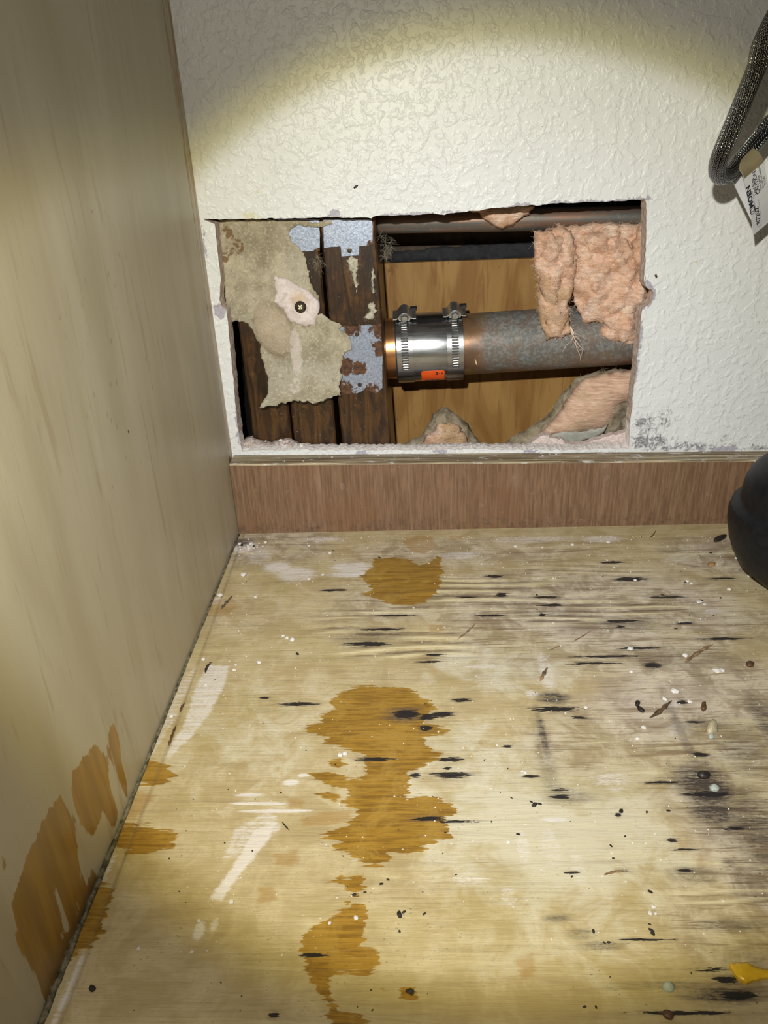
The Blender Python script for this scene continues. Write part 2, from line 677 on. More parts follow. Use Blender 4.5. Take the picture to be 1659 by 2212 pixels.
def mat_nailer():
    m = MB('brown_veneer', .5, 0, .4)
    v = m.nz(1, 4, .72, .3, v=m.mp((640, 40, 40)))
    v2 = m.nz(1, 3, .6, .2, v=m.mp((170, 10, 9), (3, 0, 2)))
    big = m.nz(16, 3)
    c = m.mx(m.ss(v, .35, .68), (.15, .083, .047), (.255, .15, .09))
    c = m.mx(m.ma('MULTIPLY', m.ss(v2, .5, .75), .45), c, (.33, .215, .145))
    c = m.mx(m.ma('MULTIPLY', m.ss(big, .5, .72), .45), c, (.20, .10, .048))
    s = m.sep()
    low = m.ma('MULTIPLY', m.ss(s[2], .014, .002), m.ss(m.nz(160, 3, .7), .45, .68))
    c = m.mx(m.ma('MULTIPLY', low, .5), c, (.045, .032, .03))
    du = m.ma('MULTIPLY', m.ss(m.nz(120, 4, .7), .62, .74), .16)
    c = m.mx(du, c, (.55, .46, .42))
    return m.done(c, m.bump(v, .3, .0003))


def mat_ply_edge():
    m = MB('ply_edge', .6, 0, .3)
    s = m.sep()
    lay = m.nz(1, 3, .6, .3, v=m.mp((10, 560, 300)))
    c = m.mx(m.ss(lay, .4, .62), (.17, .12, .07), (.50, .41, .27))
    gr = m.nz(1, 3, .6, v=m.mp((40, 300, 300), (5, 0, 0)))
    c = m.mx(m.ma('MULTIPLY', m.ss(gr, .52, .7), .6), c, (.20, .18, .12))
    du = m.ma('MULTIPLY', m.ss(m.nz(1, 4, .75, v=m.mp((60, 160, 160))), .55, .68), .75)
    c = m.mx(du, c, (.72, .69, .68))
    return m.done(c, m.bump(lay, .5, .0006))


def mat_stud():
    m = MB('wet_stud_wood', .33, 0, .5)
    g = m.nz(1, 4, .7, .8, v=m.mp((150, 60, 22)))
    b = m.nz(38, 4, .7)
    c = m.mx(m.ss(g, .33, .68), (.020, .010, .005), (.11, .048, .014))
    c = m.mx(m.ma('MULTIPLY', m.ss(b, .46, .62), .75), c, (.022, .013, .008))
    c = m.mx(m.ma('MULTIPLY', m.ss(m.nz(48, 3, .7), .60, .74), .55), c, (.21, .10, .03))
    du = m.ss(m.nz(500, 3, .8), .66, .74)
    c = m.mx(m.ma('MULTIPLY', du, .6), c, (.55, .50, .42))
    return m.done(c, m.bump(g, .5, .0007))


def mat_galv():
    m = MB('galvanised_steel', .42, .55, .5)
    v = m.vo(1300, out='Color')
    bw = m.N('ShaderNodeRGBToBW'); m.put(bw.inputs[0], v)
    c = m.mx(bw.outputs[0], (.22, .26, .36), (.50, .55, .68))
    r = m.ma('ADD', m.at('rust'), m.ma('MULTIPLY', m.ma('SUBTRACT', m.nz(260, 4, .8), .5), 2.2))
    rk = m.ss(r, .42, .55)
    rc = m.mx(m.ss(m.nz(320, 3), .35, .65), (.05, .02, .010), (.13, .055, .022))
    return m.done(m.mx(rk, c, rc), m.bump(m.nz(500, 3), .3, .0003), rough=m.mr(rk, 0, 1, .40, .75), metal=m.mr(rk, 0, 1, .55, 0))


def mat_paper():
    m = MB('torn_facing_paper', .85, 0, .2)
    n = m.nz(45, 4, .65)
    f = m.nz(520, 3, .7)
    c = m.mx(m.ss(n, .35, .66), (.31, .265, .185), (.52, .46, .345))
    c = m.mx(m.ma('MULTIPLY', m.ss(m.nz(22, 3, .6), .48, .62), .6), c, (.36, .335, .275))
    c = m.mx(m.ma('MULTIPLY', m.ss(f, .50, .68), .55), c, (.64, .59, .49))
    c = m.mx(m.ma('MULTIPLY', m.ss(m.nz(300, 4, .8, v=m.mp(loc=(3, 3, 3))), .52, .66), .45), c, (.20, .165, .11))
    bw = m.at('blister')
    c = m.mx(m.ma('MULTIPLY', m.ss(bw, .02, .25), .5), c, (.55, .42, .32))  # tint and darker ring below paint the blister's weak relief shading into the colour
    ring = m.ma('MULTIPLY', m.ss(bw, -.10, .0), m.ss(bw, .16, .02))
    c = m.mx(m.ma('MULTIPLY', ring, .30), c, (.27, .18, .10))
    s = m.ma('ADD', m.at('brown'), m.ma('MULTIPLY', m.ma('SUBTRACT', m.nz(170, 4, .7, .8), .5), 1.6))
    c = m.mx(m.ma('MULTIPLY', m.ss(s, .5, .62), .8), c, (.17, .085, .03))
    p = m.ma('ADD', m.at('chalk'), m.ma('MULTIPLY', m.ma('SUBTRACT', m.nz(430, 4, .7), .5), 1.2))
    c = m.mx(m.ma('MULTIPLY', m.ss(p, .4, .7), .7), c, (.66, .58, .54))
    return m.done(c, m.bump(m.ma('ADD', f, m.ma('MULTIPLY', n, 1.5)), .8, .0011))


def mat_chalk():
    m = MB('gypsum_residue', .92, 0, .2)
    n = m.nz(190, 4, .65, .6)
    c = m.mx(m.ss(n, .35, .65), (.60, .50, .475), (.76, .67, .655))
    c = m.mx(m.ma('MULTIPLY', m.at('rust'), .6), c, (.60, .40, .20))
    return m.done(c, m.bump(n, .8, .0010))


def mat_copper_new():
    m = MB('clean_copper', .30, .9)
    n = m.nz(60, 3)
    return m.done(m.mx(m.ss(n, .35, .7), (.62, .30, .13), (.45, .21, .085)), m.bump(m.nz(700, 3), .08, .0002))


def mat_copper_old():
    m = MB('weathered_copper', .42, .7)
    n = m.nz(34, 4, .65)
    f = m.nz(420, 3, .75)
    p = m.ma('ADD', m.at('patina'), m.ma('MULTIPLY', m.ma('SUBTRACT', n, .5), 1.5))
    pk = m.ma('MULTIPLY', m.ss(p, .15, .95), m.mr(m.nz(90, 4, .75), .35, .6, .55, 1))
    c = m.mx(m.ss(m.nz(60, 3), .35, .65), (.27, .145, .075), (.19, .105, .065))
    c = m.mx(m.ma('MULTIPLY', m.ss(m.nz(55, 3, .6, v=m.mp(loc=(4, 4, 4))), .52, .66), .6), c, (.30, .22, .085))
    pc = m.mx(m.ss(f, .42, .62), (.135, .14, .135), (.24, .25, .25))
    c = m.mx(pk, c, pc)
    c = m.mx(m.ma('MULTIPLY', m.ss(m.nz(500, 3, .7), .68, .74), .5), c, (.55, .56, .55))
    return m.done(c, m.bump(f, .2, .0003), rough=m.mr(pk, 0, 1, .40, .62), metal=m.mr(pk, 0, 1, .55, .10))


def mat_copper_thin():
    m = MB('dull_copper_tube', .45, .55)
    n = m.nz(1, 3, .65, v=m.mp((18, 160, 160)))
    c = m.mx(m.ss(n, .35, .7), (.16, .155, .15), (.32, .18, .12))
    c = m.mx(m.ma('MULTIPLY', m.ss(m.nz(300, 3, .7), .55, .7), .4), c, (.30, .31, .30))
    return m.done(c, m.bump(n, .25, .0003))


def mat_steel():
    m = MB('stainless_shield', .27, 1.0)
    n = m.nz(1, 3, .6, v=m.mp((16, 260, 260)))
    sp = m.nz(240, 3, .7)
    c = m.mx(m.ss(n, .3, .7), (.34, .34, .35), (.45, .45, .46))
    c = m.mx(m.ma('MULTIPLY', m.ss(sp, .56, .72), .5), c, (.22, .22, .23))
    return m.done(c, m.bump(m.ma('ADD', n, sp), .10, .0002), rough=m.mr(n, .3, .7, .24, .36))


def mat_wool():
    m = MB('pink_glass_wool', .95, 0, .1)
    n = m.nz(75, 4, .7, .6)
    f = m.nz(1, 4, .75, 1.2, v=m.mp((160, 160, 420)))
    c = m.rp(n, [(.25, (.46, .27, .16)), (.42, (.74, .45, .31)), (.56, (.86, .60, .47)), (.75, (.92, .76, .65))])
    c = m.mx(m.ma('MULTIPLY', m.ss(f, .52, .7), .45), c, (.56, .36, .24))
    g = m.nz(20, 3, .6)
    c = m.mx(m.ma('MULTIPLY', m.ss(g, .52, .64), .6), c, (.50, .33, .15))
    c = m.mx(m.ma('MULTIPLY', m.ss(m.nz(120, 3, .75), .66, .74), .7), c, (.10, .065, .04))
    return m.done(c, m.bump(m.ma('ADD', f, n), .9, .0018))


def mat_batt():
    m = MB('layered_pink_batt', .95, 0, .1)
    v = m.mp((90, 60, 520), (0, 0, 0), (0, math.radians(-28), 0))
    n = m.nz(1, 4, .7, .5, v=v)
    b = m.nz(40, 3, .6)
    c = m.rp(n, [(.3, (.38, .235, .16)), (.48, (.62, .40, .29)), (.62, (.74, .52, .40)), (.8, (.82, .66, .54))])
    c = m.mx(m.ma('MULTIPLY', m.ss(b, .48, .64), .5), c, (.50, .37, .24))
    return m.done(c, m.bump(n, .7, .0012))


def mat_wool_grey():
    m = MB('dusty_wool_facing', .95, 0, .1)
    n = m.nz(90, 4, .7, .5)
    c = m.rp(n, [(.3, (.12, .09, .06)), (.5, (.30, .245, .17)), (.75, (.50, .43, .33))])
    return m.done(c, m.bump(n, .8, .0014))


def mat_sheathing():
    m = MB('golden_sheathing', .55, 0, .35)
    g = m.nz(1, 4, .62, 1.2, v=m.mp((130, 30, 13)))
    b = m.nz(1, 3, .6, 1.0, v=m.mp((45, 10, 8), (2, 0, 3)))
    c = m.mx(m.ss(b, .35, .65), (.26, .125, .030), (.385, .215, .066))
    c = m.mx(m.ma('MULTIPLY', m.ss(g, .52, .66), .65), c, (.22, .09, .022))
    c = m.mx(m.ma('MULTIPLY', m.ss(m.nz(70, 4, .75, 1.5), .66, .72), .6), c, (.10, .045, .015))
    return m.done(c, m.bump(g, .3, .0005))


def mat_hose():
    m = MB('braided_steel', .22, 1.0)
    s = m.sep(m.uv())
    cu = m.ma('MULTIPLY', s[0], 12.0)
    fr = m.ma('FRACT', cu)
    tri = m.ma('ABSOLUTE', m.ma('SUBTRACT', fr, .5))
    ph = m.ma('ADD', m.ma('MULTIPLY', s[1], 640.0), m.ma('MULTIPLY', tri, 2.4))
    st = m.ma('SINE', m.ma('MULTIPLY', ph, 6.2832))
    rib = m.ma('SINE', m.ma('MULTIPLY', cu, 6.2832 * 2))
    h = m.ma('ADD', m.ma('MULTIPLY', st, .5), m.ma('MULTIPLY', rib, .35))
    c = m.mx(m.ss(h, -.55, .25), (.015, .015, .017), (.30, .30, .31))
    return m.done(c, m.bump(h, 1.0, .00038))


MAT = {}
MAT['drywall'] = mat_drywall()
MAT['gypsum'] = mat_gypsum()
MAT['crumb_edge'] = mat_crumb_edge()
MAT['panel'] = mat_panel()
MAT['floor'] = mat_floor()
MAT['nailer'] = mat_nailer()
MAT['ply_edge'] = mat_ply_edge()
MAT['stud'] = mat_stud()
MAT['galv'] = mat_galv()
MAT['paper'] = mat_paper()
MAT['chalk'] = mat_chalk()
MAT['cu_new'] = mat_copper_new()
MAT['cu_old'] = mat_copper_old()
MAT['cu_thin'] = mat_copper_thin()
MAT['steel'] = mat_steel()
MAT['wool'] = mat_wool()
MAT['wool_grey'] = mat_wool_grey()
MAT['batt'] = mat_batt()
MAT['sheath'] = mat_sheathing()
MAT['hose'] = mat_hose()
MAT['zinc'] = simple('zinc_clamp', (.42, .43, .45), (.58, .59, .60), 300, .32, .9, .1)
MAT['slot'] = simple('dark_slot', (.05, .05, .055), (.10, .10, .105), 300, .5, .6, .1)
MAT['rubber'] = simple('black_rubber', (.004, .0045, .007), (.008, .009, .012), 200, .5, 0, .15, .0003, .28)
MAT['gasket'] = simple('rubber_gasket', (.012, .012, .012), (.02, .02, .02), 300, .6)
MAT['orange'] = simple('orange_sticker', (.95, .10, .010), (.98, .14, .016), 200, .45, 0, .05)
MAT['ink'] = simple('black_ink', (.02, .02, .035), (.03, .03, .05), 200, .6, 0, 0)
MAT['tagwhite'] = simple('white_tag_plastic', (.66, .66, .72), (.72, .72, .78), 60, .4, 0, .02)
MAT['tagclear'] = simple('hazy_tag_film', (.20, .165, .10), (.26, .21, .13), 60, .3, 0, .02)
MAT['felt'] = simple('black_felt', (.010, .010, .014), (.020, .020, .026), 240, .8, 0, .5, .0006)
MAT['darkwood'] = simple('dark_framing_wood', (.035, .020, .011), (.075, .045, .024), 60, .7, 0, .4)
MAT['void'] = simple('unlit_void_black', (.006, .005, .004), (.010, .008, .006), 60, .9)  # near-black colour stands in for unlit depth
MAT['screw'] = simple('phosphate_screw', (.055, .042, .032), (.10, .075, .055), 500, .4, .6, .2)
MAT['brass'] = simple('bright_recess', (.85, .74, .48), (.95, .88, .68), 500, .3, .3, .1)
MAT['fluff'] = simple('grey_fluff', (.40, .36, .28), (.58, .53, .43), 500, .9, 0, .2)
MAT['plaster'] = simple('plaster_bit', (.74, .68, .66), (.88, .85, .84), 700, .9, 0, .5)
MAT['plaster_pink'] = simple('pinkish_plaster_bit', (.55, .44, .41), (.74, .63, .60), 700, .9, 0, .5)
MAT['blackbit'] = simple('black_bit', (.014, .011, .010), (.03, .024, .02), 600, .5, 0, .3)
MAT['brownbit'] = simple('brown_bit', (.075, .035, .018), (.13, .06, .03), 600, .55, 0, .3)
MAT['splinter'] = simple('wood_splinter', (.16, .095, .045), (.34, .22, .12), 260, .7, 0, .3)
MAT['bluegrey'] = simple('blue_grey_pebble', (.34, .38, .38), (.46, .50, .50), 260, .6, 0, .2)
MAT['tanpebble'] = simple('tan_pebble', (.36, .30, .20), (.60, .54, .42), 260, .5, 0, .3)
MAT['yellow'] = simple('yellow_flake', (.62, .37, .02), (.72, .46, .04), 200, .25, 0, .1)
MAT['caulk'] = simple('grimy_caulk', (.05, .045, .025), (.22, .19, .13), 260, .6, 0, .8, .0012)
MAT['soleplate'] = simple('sole_plate_wood', (.10, .055, .025), (.20, .12, .06), 80, .7)


# ------------------------------------------------------------------ the setting: floor
def ell(P2, c, a, b, ang=0.0):
    d = P2 - np.asarray(c)
    ca, sa = math.cos(ang), math.sin(ang)
    u = (d[:, 0] * ca + d[:, 1] * sa) / a
    v = (-d[:, 0] * sa + d[:, 1] * ca) / b
    return 1 - np.hypot(u, v)


WET = [
    [(806,1207),(850,1204),(880,1207),(890,1213),(905,1222),(925,1215),(945,1203),(957,1205),(950,1218),(958,1238),(945,1250),(955,1257),(940,1285),(915,1300),(890,1307),(850,1305),(820,1296),(795,1288),(780,1283),(805,1275),(795,1262),(778,1245),(790,1235),(805,1225)],
    [(783,1481),(863,1485),(897,1494),(907,1505),(933,1517),(944,1530),(926,1538),(915,1558),(933,1567),(968,1576),(955,1585),(915,1591),(917,1613),(937,1620),(955,1635),(919,1653),(878,1664),(887,1679),(882,1712),(875,1732),(904,1719),(941,1723),(974,1734),(988,1752),(963,1767),(963,1785),(974,1806),(933,1822),(882,1846),(845,1842),(838,1863),(812,1874),(775,1859),(753,1841),(713,1837),(735,1822),(691,1806),(720,1797),(753,1778),(772,1763),(764,1741),(735,1736),(753,1719),(750,1701),(720,1701),(684,1683),(669,1670),(706,1666),(735,1670),(750,1683),(783,1685),(794,1657),(786,1628),(735,1615),(695,1604),(706,1591),(662,1580),(665,1567),(698,1562),(691,1547),(728,1532),(709,1514),(742,1492)],
    [(704,1648),(716,1640),(735,1641),(746,1648),(735,1659),(715,1658)],
    [(684,1714),(705,1711),(735,1721),(722,1729),(700,1722)],
    [(709,1903),(735,1890),(750,1899),(779,1896),(788,1914),(772,1931),(753,1923),(735,1909)],
    [(764,1951),(794,1954),(790,1995),(786,2039),(816,2053),(814,2083),(794,2107),(757,2105),(720,2101),(709,2120),(713,2149),(735,2182),(779,2193),(805,2222),(713,2222),(709,2175),(687,2138),(673,2109),(658,2083),(662,2061),(647,2041),(676,2006),(735,1969),(757,1958)],
    [(745,1952),(752,1944),(757,1950),(752,1956)],
    [(321,1642),(349,1644),(382,1673),(352,1694),(316,1694),(290,1680)],
    [(257,1776),(330,1784),(378,1800),(382,1815),(367,1830),(305,1846),(253,1833),(235,1810)],
    [(210,1905),(250,1918),(240,1945),(228,1973),(220,2017),(195,2050),(162,2061),(143,2086),(120,2090),(150,2020)],
    [(866,2142),(875,2132),(895,2131),(903,2140),(898,2154),(880,2157),(868,2151)],
    [(820,2135),(830,2132),(834,2137),(826,2140)],
]
FAINT = [
    [(870,1160),(930,1158),(945,1180),(915,1197),(890,1190),(872,1175)],
    [(985,1160),(1012,1152),(995,1166)],
    [(925,1350),(955,1348),(958,1362),(930,1368)],
    [(592,1845),(640,1838),(648,1860),(625,1872),(595,1868)],
    [(555,1915),(595,1910),(598,1940),(560,1950)],
    [(294,1712),(338,1719),(312,1741),(294,1771),(264,1771)],
    [(650,1770),(700,1755),(760,1745),(755,1770),(700,1785),(655,1785)],
    [(622,1728),(640,1722),(656,1730),(650,1744),(628,1742)],
    [(1115,2070),(1150,2060),(1160,2100),(1125,2120)],
    [(445,1300),(500,1290),(520,1310),(480,1330),(440,1330)],
    [(0,0)],
]
STREAK = [(792,1391,66,5),(1322,1215,33,3),(1360,1251,48,5),(1083,1285,18,4.5),(1190,1307,36,4),(1171,1328,8,4.5),(1344,1342,50,3),(1480,1346,24,3),(1068,1245,32,3),(1340,1354,15,2.5),
          (1199,1532,68,6),(1408,1437,26,6),(1316,1418,95,2),(1279,1433,75,1.6),(1210,1721,28,5),(1210,1706,28,3.5),(1474,1517,16,5),(1514,1630,24,5),(1528,1716,62,7),(1452,1815,18,3.5),(1481,1881,22,4),
          (1595,2150,52,10),(1573,2116,38,9),(1475,2188,160,4),(878,1543,40,11),(955,1543,38,6),(919,1573,20,7),(808,1640,52,5),(643,1521,56,4.5),(974,1641,32,6),(966,1659,11,3.5),(977,1674,54,7),(897,1675,14,5),
          (926,1769,44,5),(988,1775,52,3),(676,2063,44,5),(592,2193,17,7),(996,1512,26,4),(925,1550,25,8),(572,1508,14,2.5),(1380,1400,60,2),(1150,1677,25,3),(1430,1690,50,2.5),(1095,1612,14,3),
          (1180,1290,40,2),(820,1360,70,2),(850,1330,60,1.5),(1060,1330,40,2),(1440,1290,50,2),(1560,1380,70,2.5),(1500,1560,30,2),(1335,1760,8,4),(1590,1790,40,4),(1480,1835,40,2.5),(1390,2030,90,3),(1540,2095,60,3),(1010,1290,30,1.6),
          (1240,1885,22,2),(1560,1250,40,2),(720,1275,40,2),(935,1415,30,1.6),(1350,1880,25,2),(1250,1550,30,2),(925,1430,40,2)]
SMUDGE = [(1195,1508,36,14,.75),(1173,1590,10,62,.6),(1180,1640,22,80,.28),(1525,1700,62,52,.9),(1545,1755,52,28,.8),(1640,1800,70,120,.5),(1600,1620,60,60,.35),(1560,1580,90,40,.25),(1577,1866,16,11,.55),(1573,1999,80,14,.5),(1257,2017,34,13,.4),(1301,2043,55,9,.5),(1202,1984,32,9,.45),
          (1480,1600,12,120,.35),(1590,1790,80,40,.35),(1560,2150,90,22,.6),(880,1545,50,18,.45),(520,1172,28,9,.7),(1655,1560,30,60,.5),(1630,1900,60,60,.3),(1500,1890,60,18,.35),(1330,1350,120,14,.3),(1210,1325,120,10,.25),
          (1460,1420,160,22,.28),(800,1375,90,16,.35),(1230,1720,60,18,.3),(1480,2130,160,12,.35)]
WHITES = [(537,1717,40,4,1),(560,1736,80,3.5,1),(595,1752,90,4.5,1.1),(628,1690,22,7,1),(655,1675,16,4,.9),(640,1240,60,20,.62),(600,1225,40,14,.7),(760,1225,60,14,.65),(760,1240,70,9,.7),(560,1200,40,22,.45),(990,1200,70,10,.5),(1000,1245,60,8,.35),
          (1040,1440,50,5,.55),(1180,1450,22,60,.45),(1150,1500,20,14,.5),(1320,1690,60,30,.45),(1470,1580,40,30,.42),(1200,1770,40,6,.7),(1130,1830,20,50,.45),(1190,1830,30,60,.38),(1250,1880,22,60,.4),(1010,1900,60,18,.45),(1100,1940,30,30,.4),
          (1150,1165,120,9,.5),(700,1165,60,7,.5),(1300,1165,60,8,.6),(1540,1320,30,8,.5),(1450,1520,30,12,.55),(430,2010,16,26,.75),(462,2000,12,20,.6),(525,1180,34,14,.9),(470,1300,20,10,.6),(1250,1810,70,60,.22)]
WHITEPOLY = [([(445,1432),(500,1436),(490,1480),(455,1545),(420,1590),(370,1640),(345,1642),(395,1560),(415,1490)], .62),
             ([(545,1790),(605,1770),(585,1815),(530,1880),(480,1948),(447,1944),(500,1870)], .85),
             ([(500,1790),(590,1740),(615,1790),(540,1850),(475,1860)], .52),
             ([(365,1490),(440,1420),(380,1560),(330,1640),(315,1640)], .45),
             ([(240,1842),(262,1842),(230,1910),(212,1905)], .5),
             ([(100,2222),(172,2060),(192,2060),(150,2165),(118,2222)], .75)]


def grid_axis(a, fine0, fine1, b, fstep, cstep):
    s = []
    if a < fine0: s += list(np.arange(a, fine0, cstep))
    s += list(np.arange(fine0, fine1, fstep))
    s += list(np.arange(fine1, b, cstep)) + [b]
    return np.array(s)


def build_floor():
    xs = grid_axis(0.0, 0.0, .395, .60, .0010, .012)
    ys = grid_axis(-.62, -.392, -.0195, -.0190, .0007, .02)
    X, Y = np.meshgrid(xs, ys)
    P = np.stack([X.ravel(), Y.ravel()], 1)
    n = len(P)

    def loc(x, y, hw, hh):
        c = onZ(x, y)
        a = onZ(x + hw, y - hw * .016)[0] - c[0]
        b = abs(onZ(x, y - hh)[1] - onZ(x, y + hh)[1]) / 2
        return c[:2], a, b
    wet = np.full(n, -.05)
    for p in WET: wet = np.maximum(wet, sdf(P, XYf(p)))
    faint = np.full(n, -.05)
    for p in FAINT:
        if len(p) > 2: faint = np.maximum(faint, sdf(P, XYf(p)))
    faint = np.maximum(faint, -.02 + 0 * wet)
    mould = np.zeros(n)
    for x, y, hw, hh in STREAK:
        c, a, b = loc(x, y, hw * 1.12, max(hh, 2.6) * 1.35)
        mould = np.maximum(mould, ell(P, c, a, b))
    smudge = np.zeros(n)
    for x, y, hw, hh, s in SMUDGE:
        c, a, b = loc(x, y, hw * 1.3, hh * 1.3)
        smudge = np.maximum(smudge, s * np.clip(ell(P, c, a, b) * 1.6, 0, 1))
    white = np.zeros(n)
    for x, y, hw, hh, s in WHITES:
        c, a, b = loc(x, y, hw * 1.15, hh * 1.3)
        white = np.maximum(white, s * np.clip(ell(P, c, a, b) * 1.7, 0, 1))
    for p, s in WHITEPOLY:
        white = np.maximum(white, s * np.clip(sdf(P, XYf(p)) / .003 + .3, 0, 1))

    def soft(x, y, hw, hh):
        c, a, b = loc(x, y, hw, hh)
        return np.clip(ell(P, c, a, b) * 1.5, 0, 1)
    grey = np.zeros(n)
    for q in ((560,1180,260,60,.8),(1000,1190,500,60,.55),(1300,1320,520,150,.95),(1500,1520,420,200,.9),(1620,1750,260,300,1.0),(1640,2000,260,220,.9),(850,1300,300,80,.55),(520,1330,160,70,.4),(1250,1600,200,120,.5),(1600,1200,260,60,1.0),(1150,1450,200,90,.4)):
        grey = np.maximum(grey, q[4] * soft(*q[:4]))
    pale = np.zeros(n)
    for q in ((1180,1780,420,260,.9),(1000,1700,300,200,.6),(560,1600,220,200,.4),(1100,1430,250,90,.7),(1200,2050,350,150,.4)):
        pale = np.maximum(pale, q[4] * soft(*q[:4]))
    # shallow step of the edge strip beside the panel
    sl = XYf([(527,1153),(372,1590),(262,1870),(140,2180),(118,2240)])
    ds = pdist(P, sl, closed=False)
    seam = np.clip(1 - ds / .0011, 0, 1)
    Z = -.0006 * seam
    # raised grain where the veneer has swollen
    rip = np.sin(P[:, 1] * 780 + 2.2 * np.sin(P[:, 0] * 19 + 1) + 1.2 * np.sin(P[:, 0] * 53 + P[:, 1] * 90) + 1.5 * np.sin(P[:, 1] * 140))
    amp = np.maximum(np.clip(ell(P, onZ(1130, 1290)[:2], .16, .052) * 2.2, 0, 1), np.clip(ell(P, onZ(850, 1370)[:2], .07, .05) * 2.0, 0, 1))
    ripple = rip * np.clip(amp, 0, 1) * np.clip(.45 + .8 * np.sin(P[:, 0] * 31 + P[:, 1] * 95 + 1.2 * np.sin(P[:, 1] * 210)), 0, 1)
    Z += .00030 * ripple
    halo = np.zeros(n)
    for x, y, hw, hh in STREAK:
        c, a, b = loc(x, y, hw * 1.5, max(hh, 3) * 2.6)
        halo = np.maximum(halo, ell(P, c, a, b))
    nx, ny = len(xs), len(ys)
    idx = np.arange(nx * ny).reshape(ny, nx)
    F = np.stack([idx[:-1, :-1], idx[:-1, 1:], idx[1:, 1:], idx[1:, :-1]], -1).reshape(-1, 4)
    me = bpy.data.meshes.new('floor')
    V = np.stack([P[:, 0], P[:, 1], Z], 1)
    # skirt to give the sheet its thickness
    base = [(0, -.62, -.016), (.60, -.62, -.016), (.60, -.019, -.016), (0, -.019, -.016)]
    V = np.vstack([V, base])
    FF = [tuple(f) for f in F.tolist()]
    c0, c1, c2, c3 = int(idx[0, 0]), int(idx[0, -1]), int(idx[-1, -1]), int(idx[-1, 0])
    FF += [(n + 3, n + 2, n + 1, n)]
    FF += [tuple(idx[0, ::-1].tolist()) + (n, n + 1)]
    FF += [tuple(idx[:, 0].tolist()) + (n + 3, n)]
    pad = np.zeros(4)
    at = {k: np.concatenate([a, pad]) for k, a in dict(wet=wet, faint=faint, mould=mould, smudge=smudge, white=white, grey=grey, pale=pale, seam=seam, ripple=ripple, halo=halo).items()}
    o = mk('floor', V, FF, MAT['floor'], smooth=[True] * len(F) + [False] * 3, attrs=at)
    tag(o, 'pale plywood cabinet floor with amber water stains and black mould streaks', kind='structure')
    # grimy bead of old caulk in the corner
    pts = [(0, -.62), (0, -.0192)]
    k = 150
    path = np.array([[.0009 + .0004 * mn.noise(Vector((0, y * 120, 0))), y, .0004] for y in np.linspace(-.60, -.021, k)])
    rad = np.array([.0005 + .0007 * abs(mn.noise(Vector((5, y * 260, 2)))) + .0006 * max(0, min(1, (-.16 - y) / .16)) for y in path[:, 1]])
    Vt, Ft, _ = tube(path, rad, 8)
    c = mk('caulk_bead', Vt, Ft, MAT['caulk'], o, smooth=True)
    return o


FLOOR = build_floor()


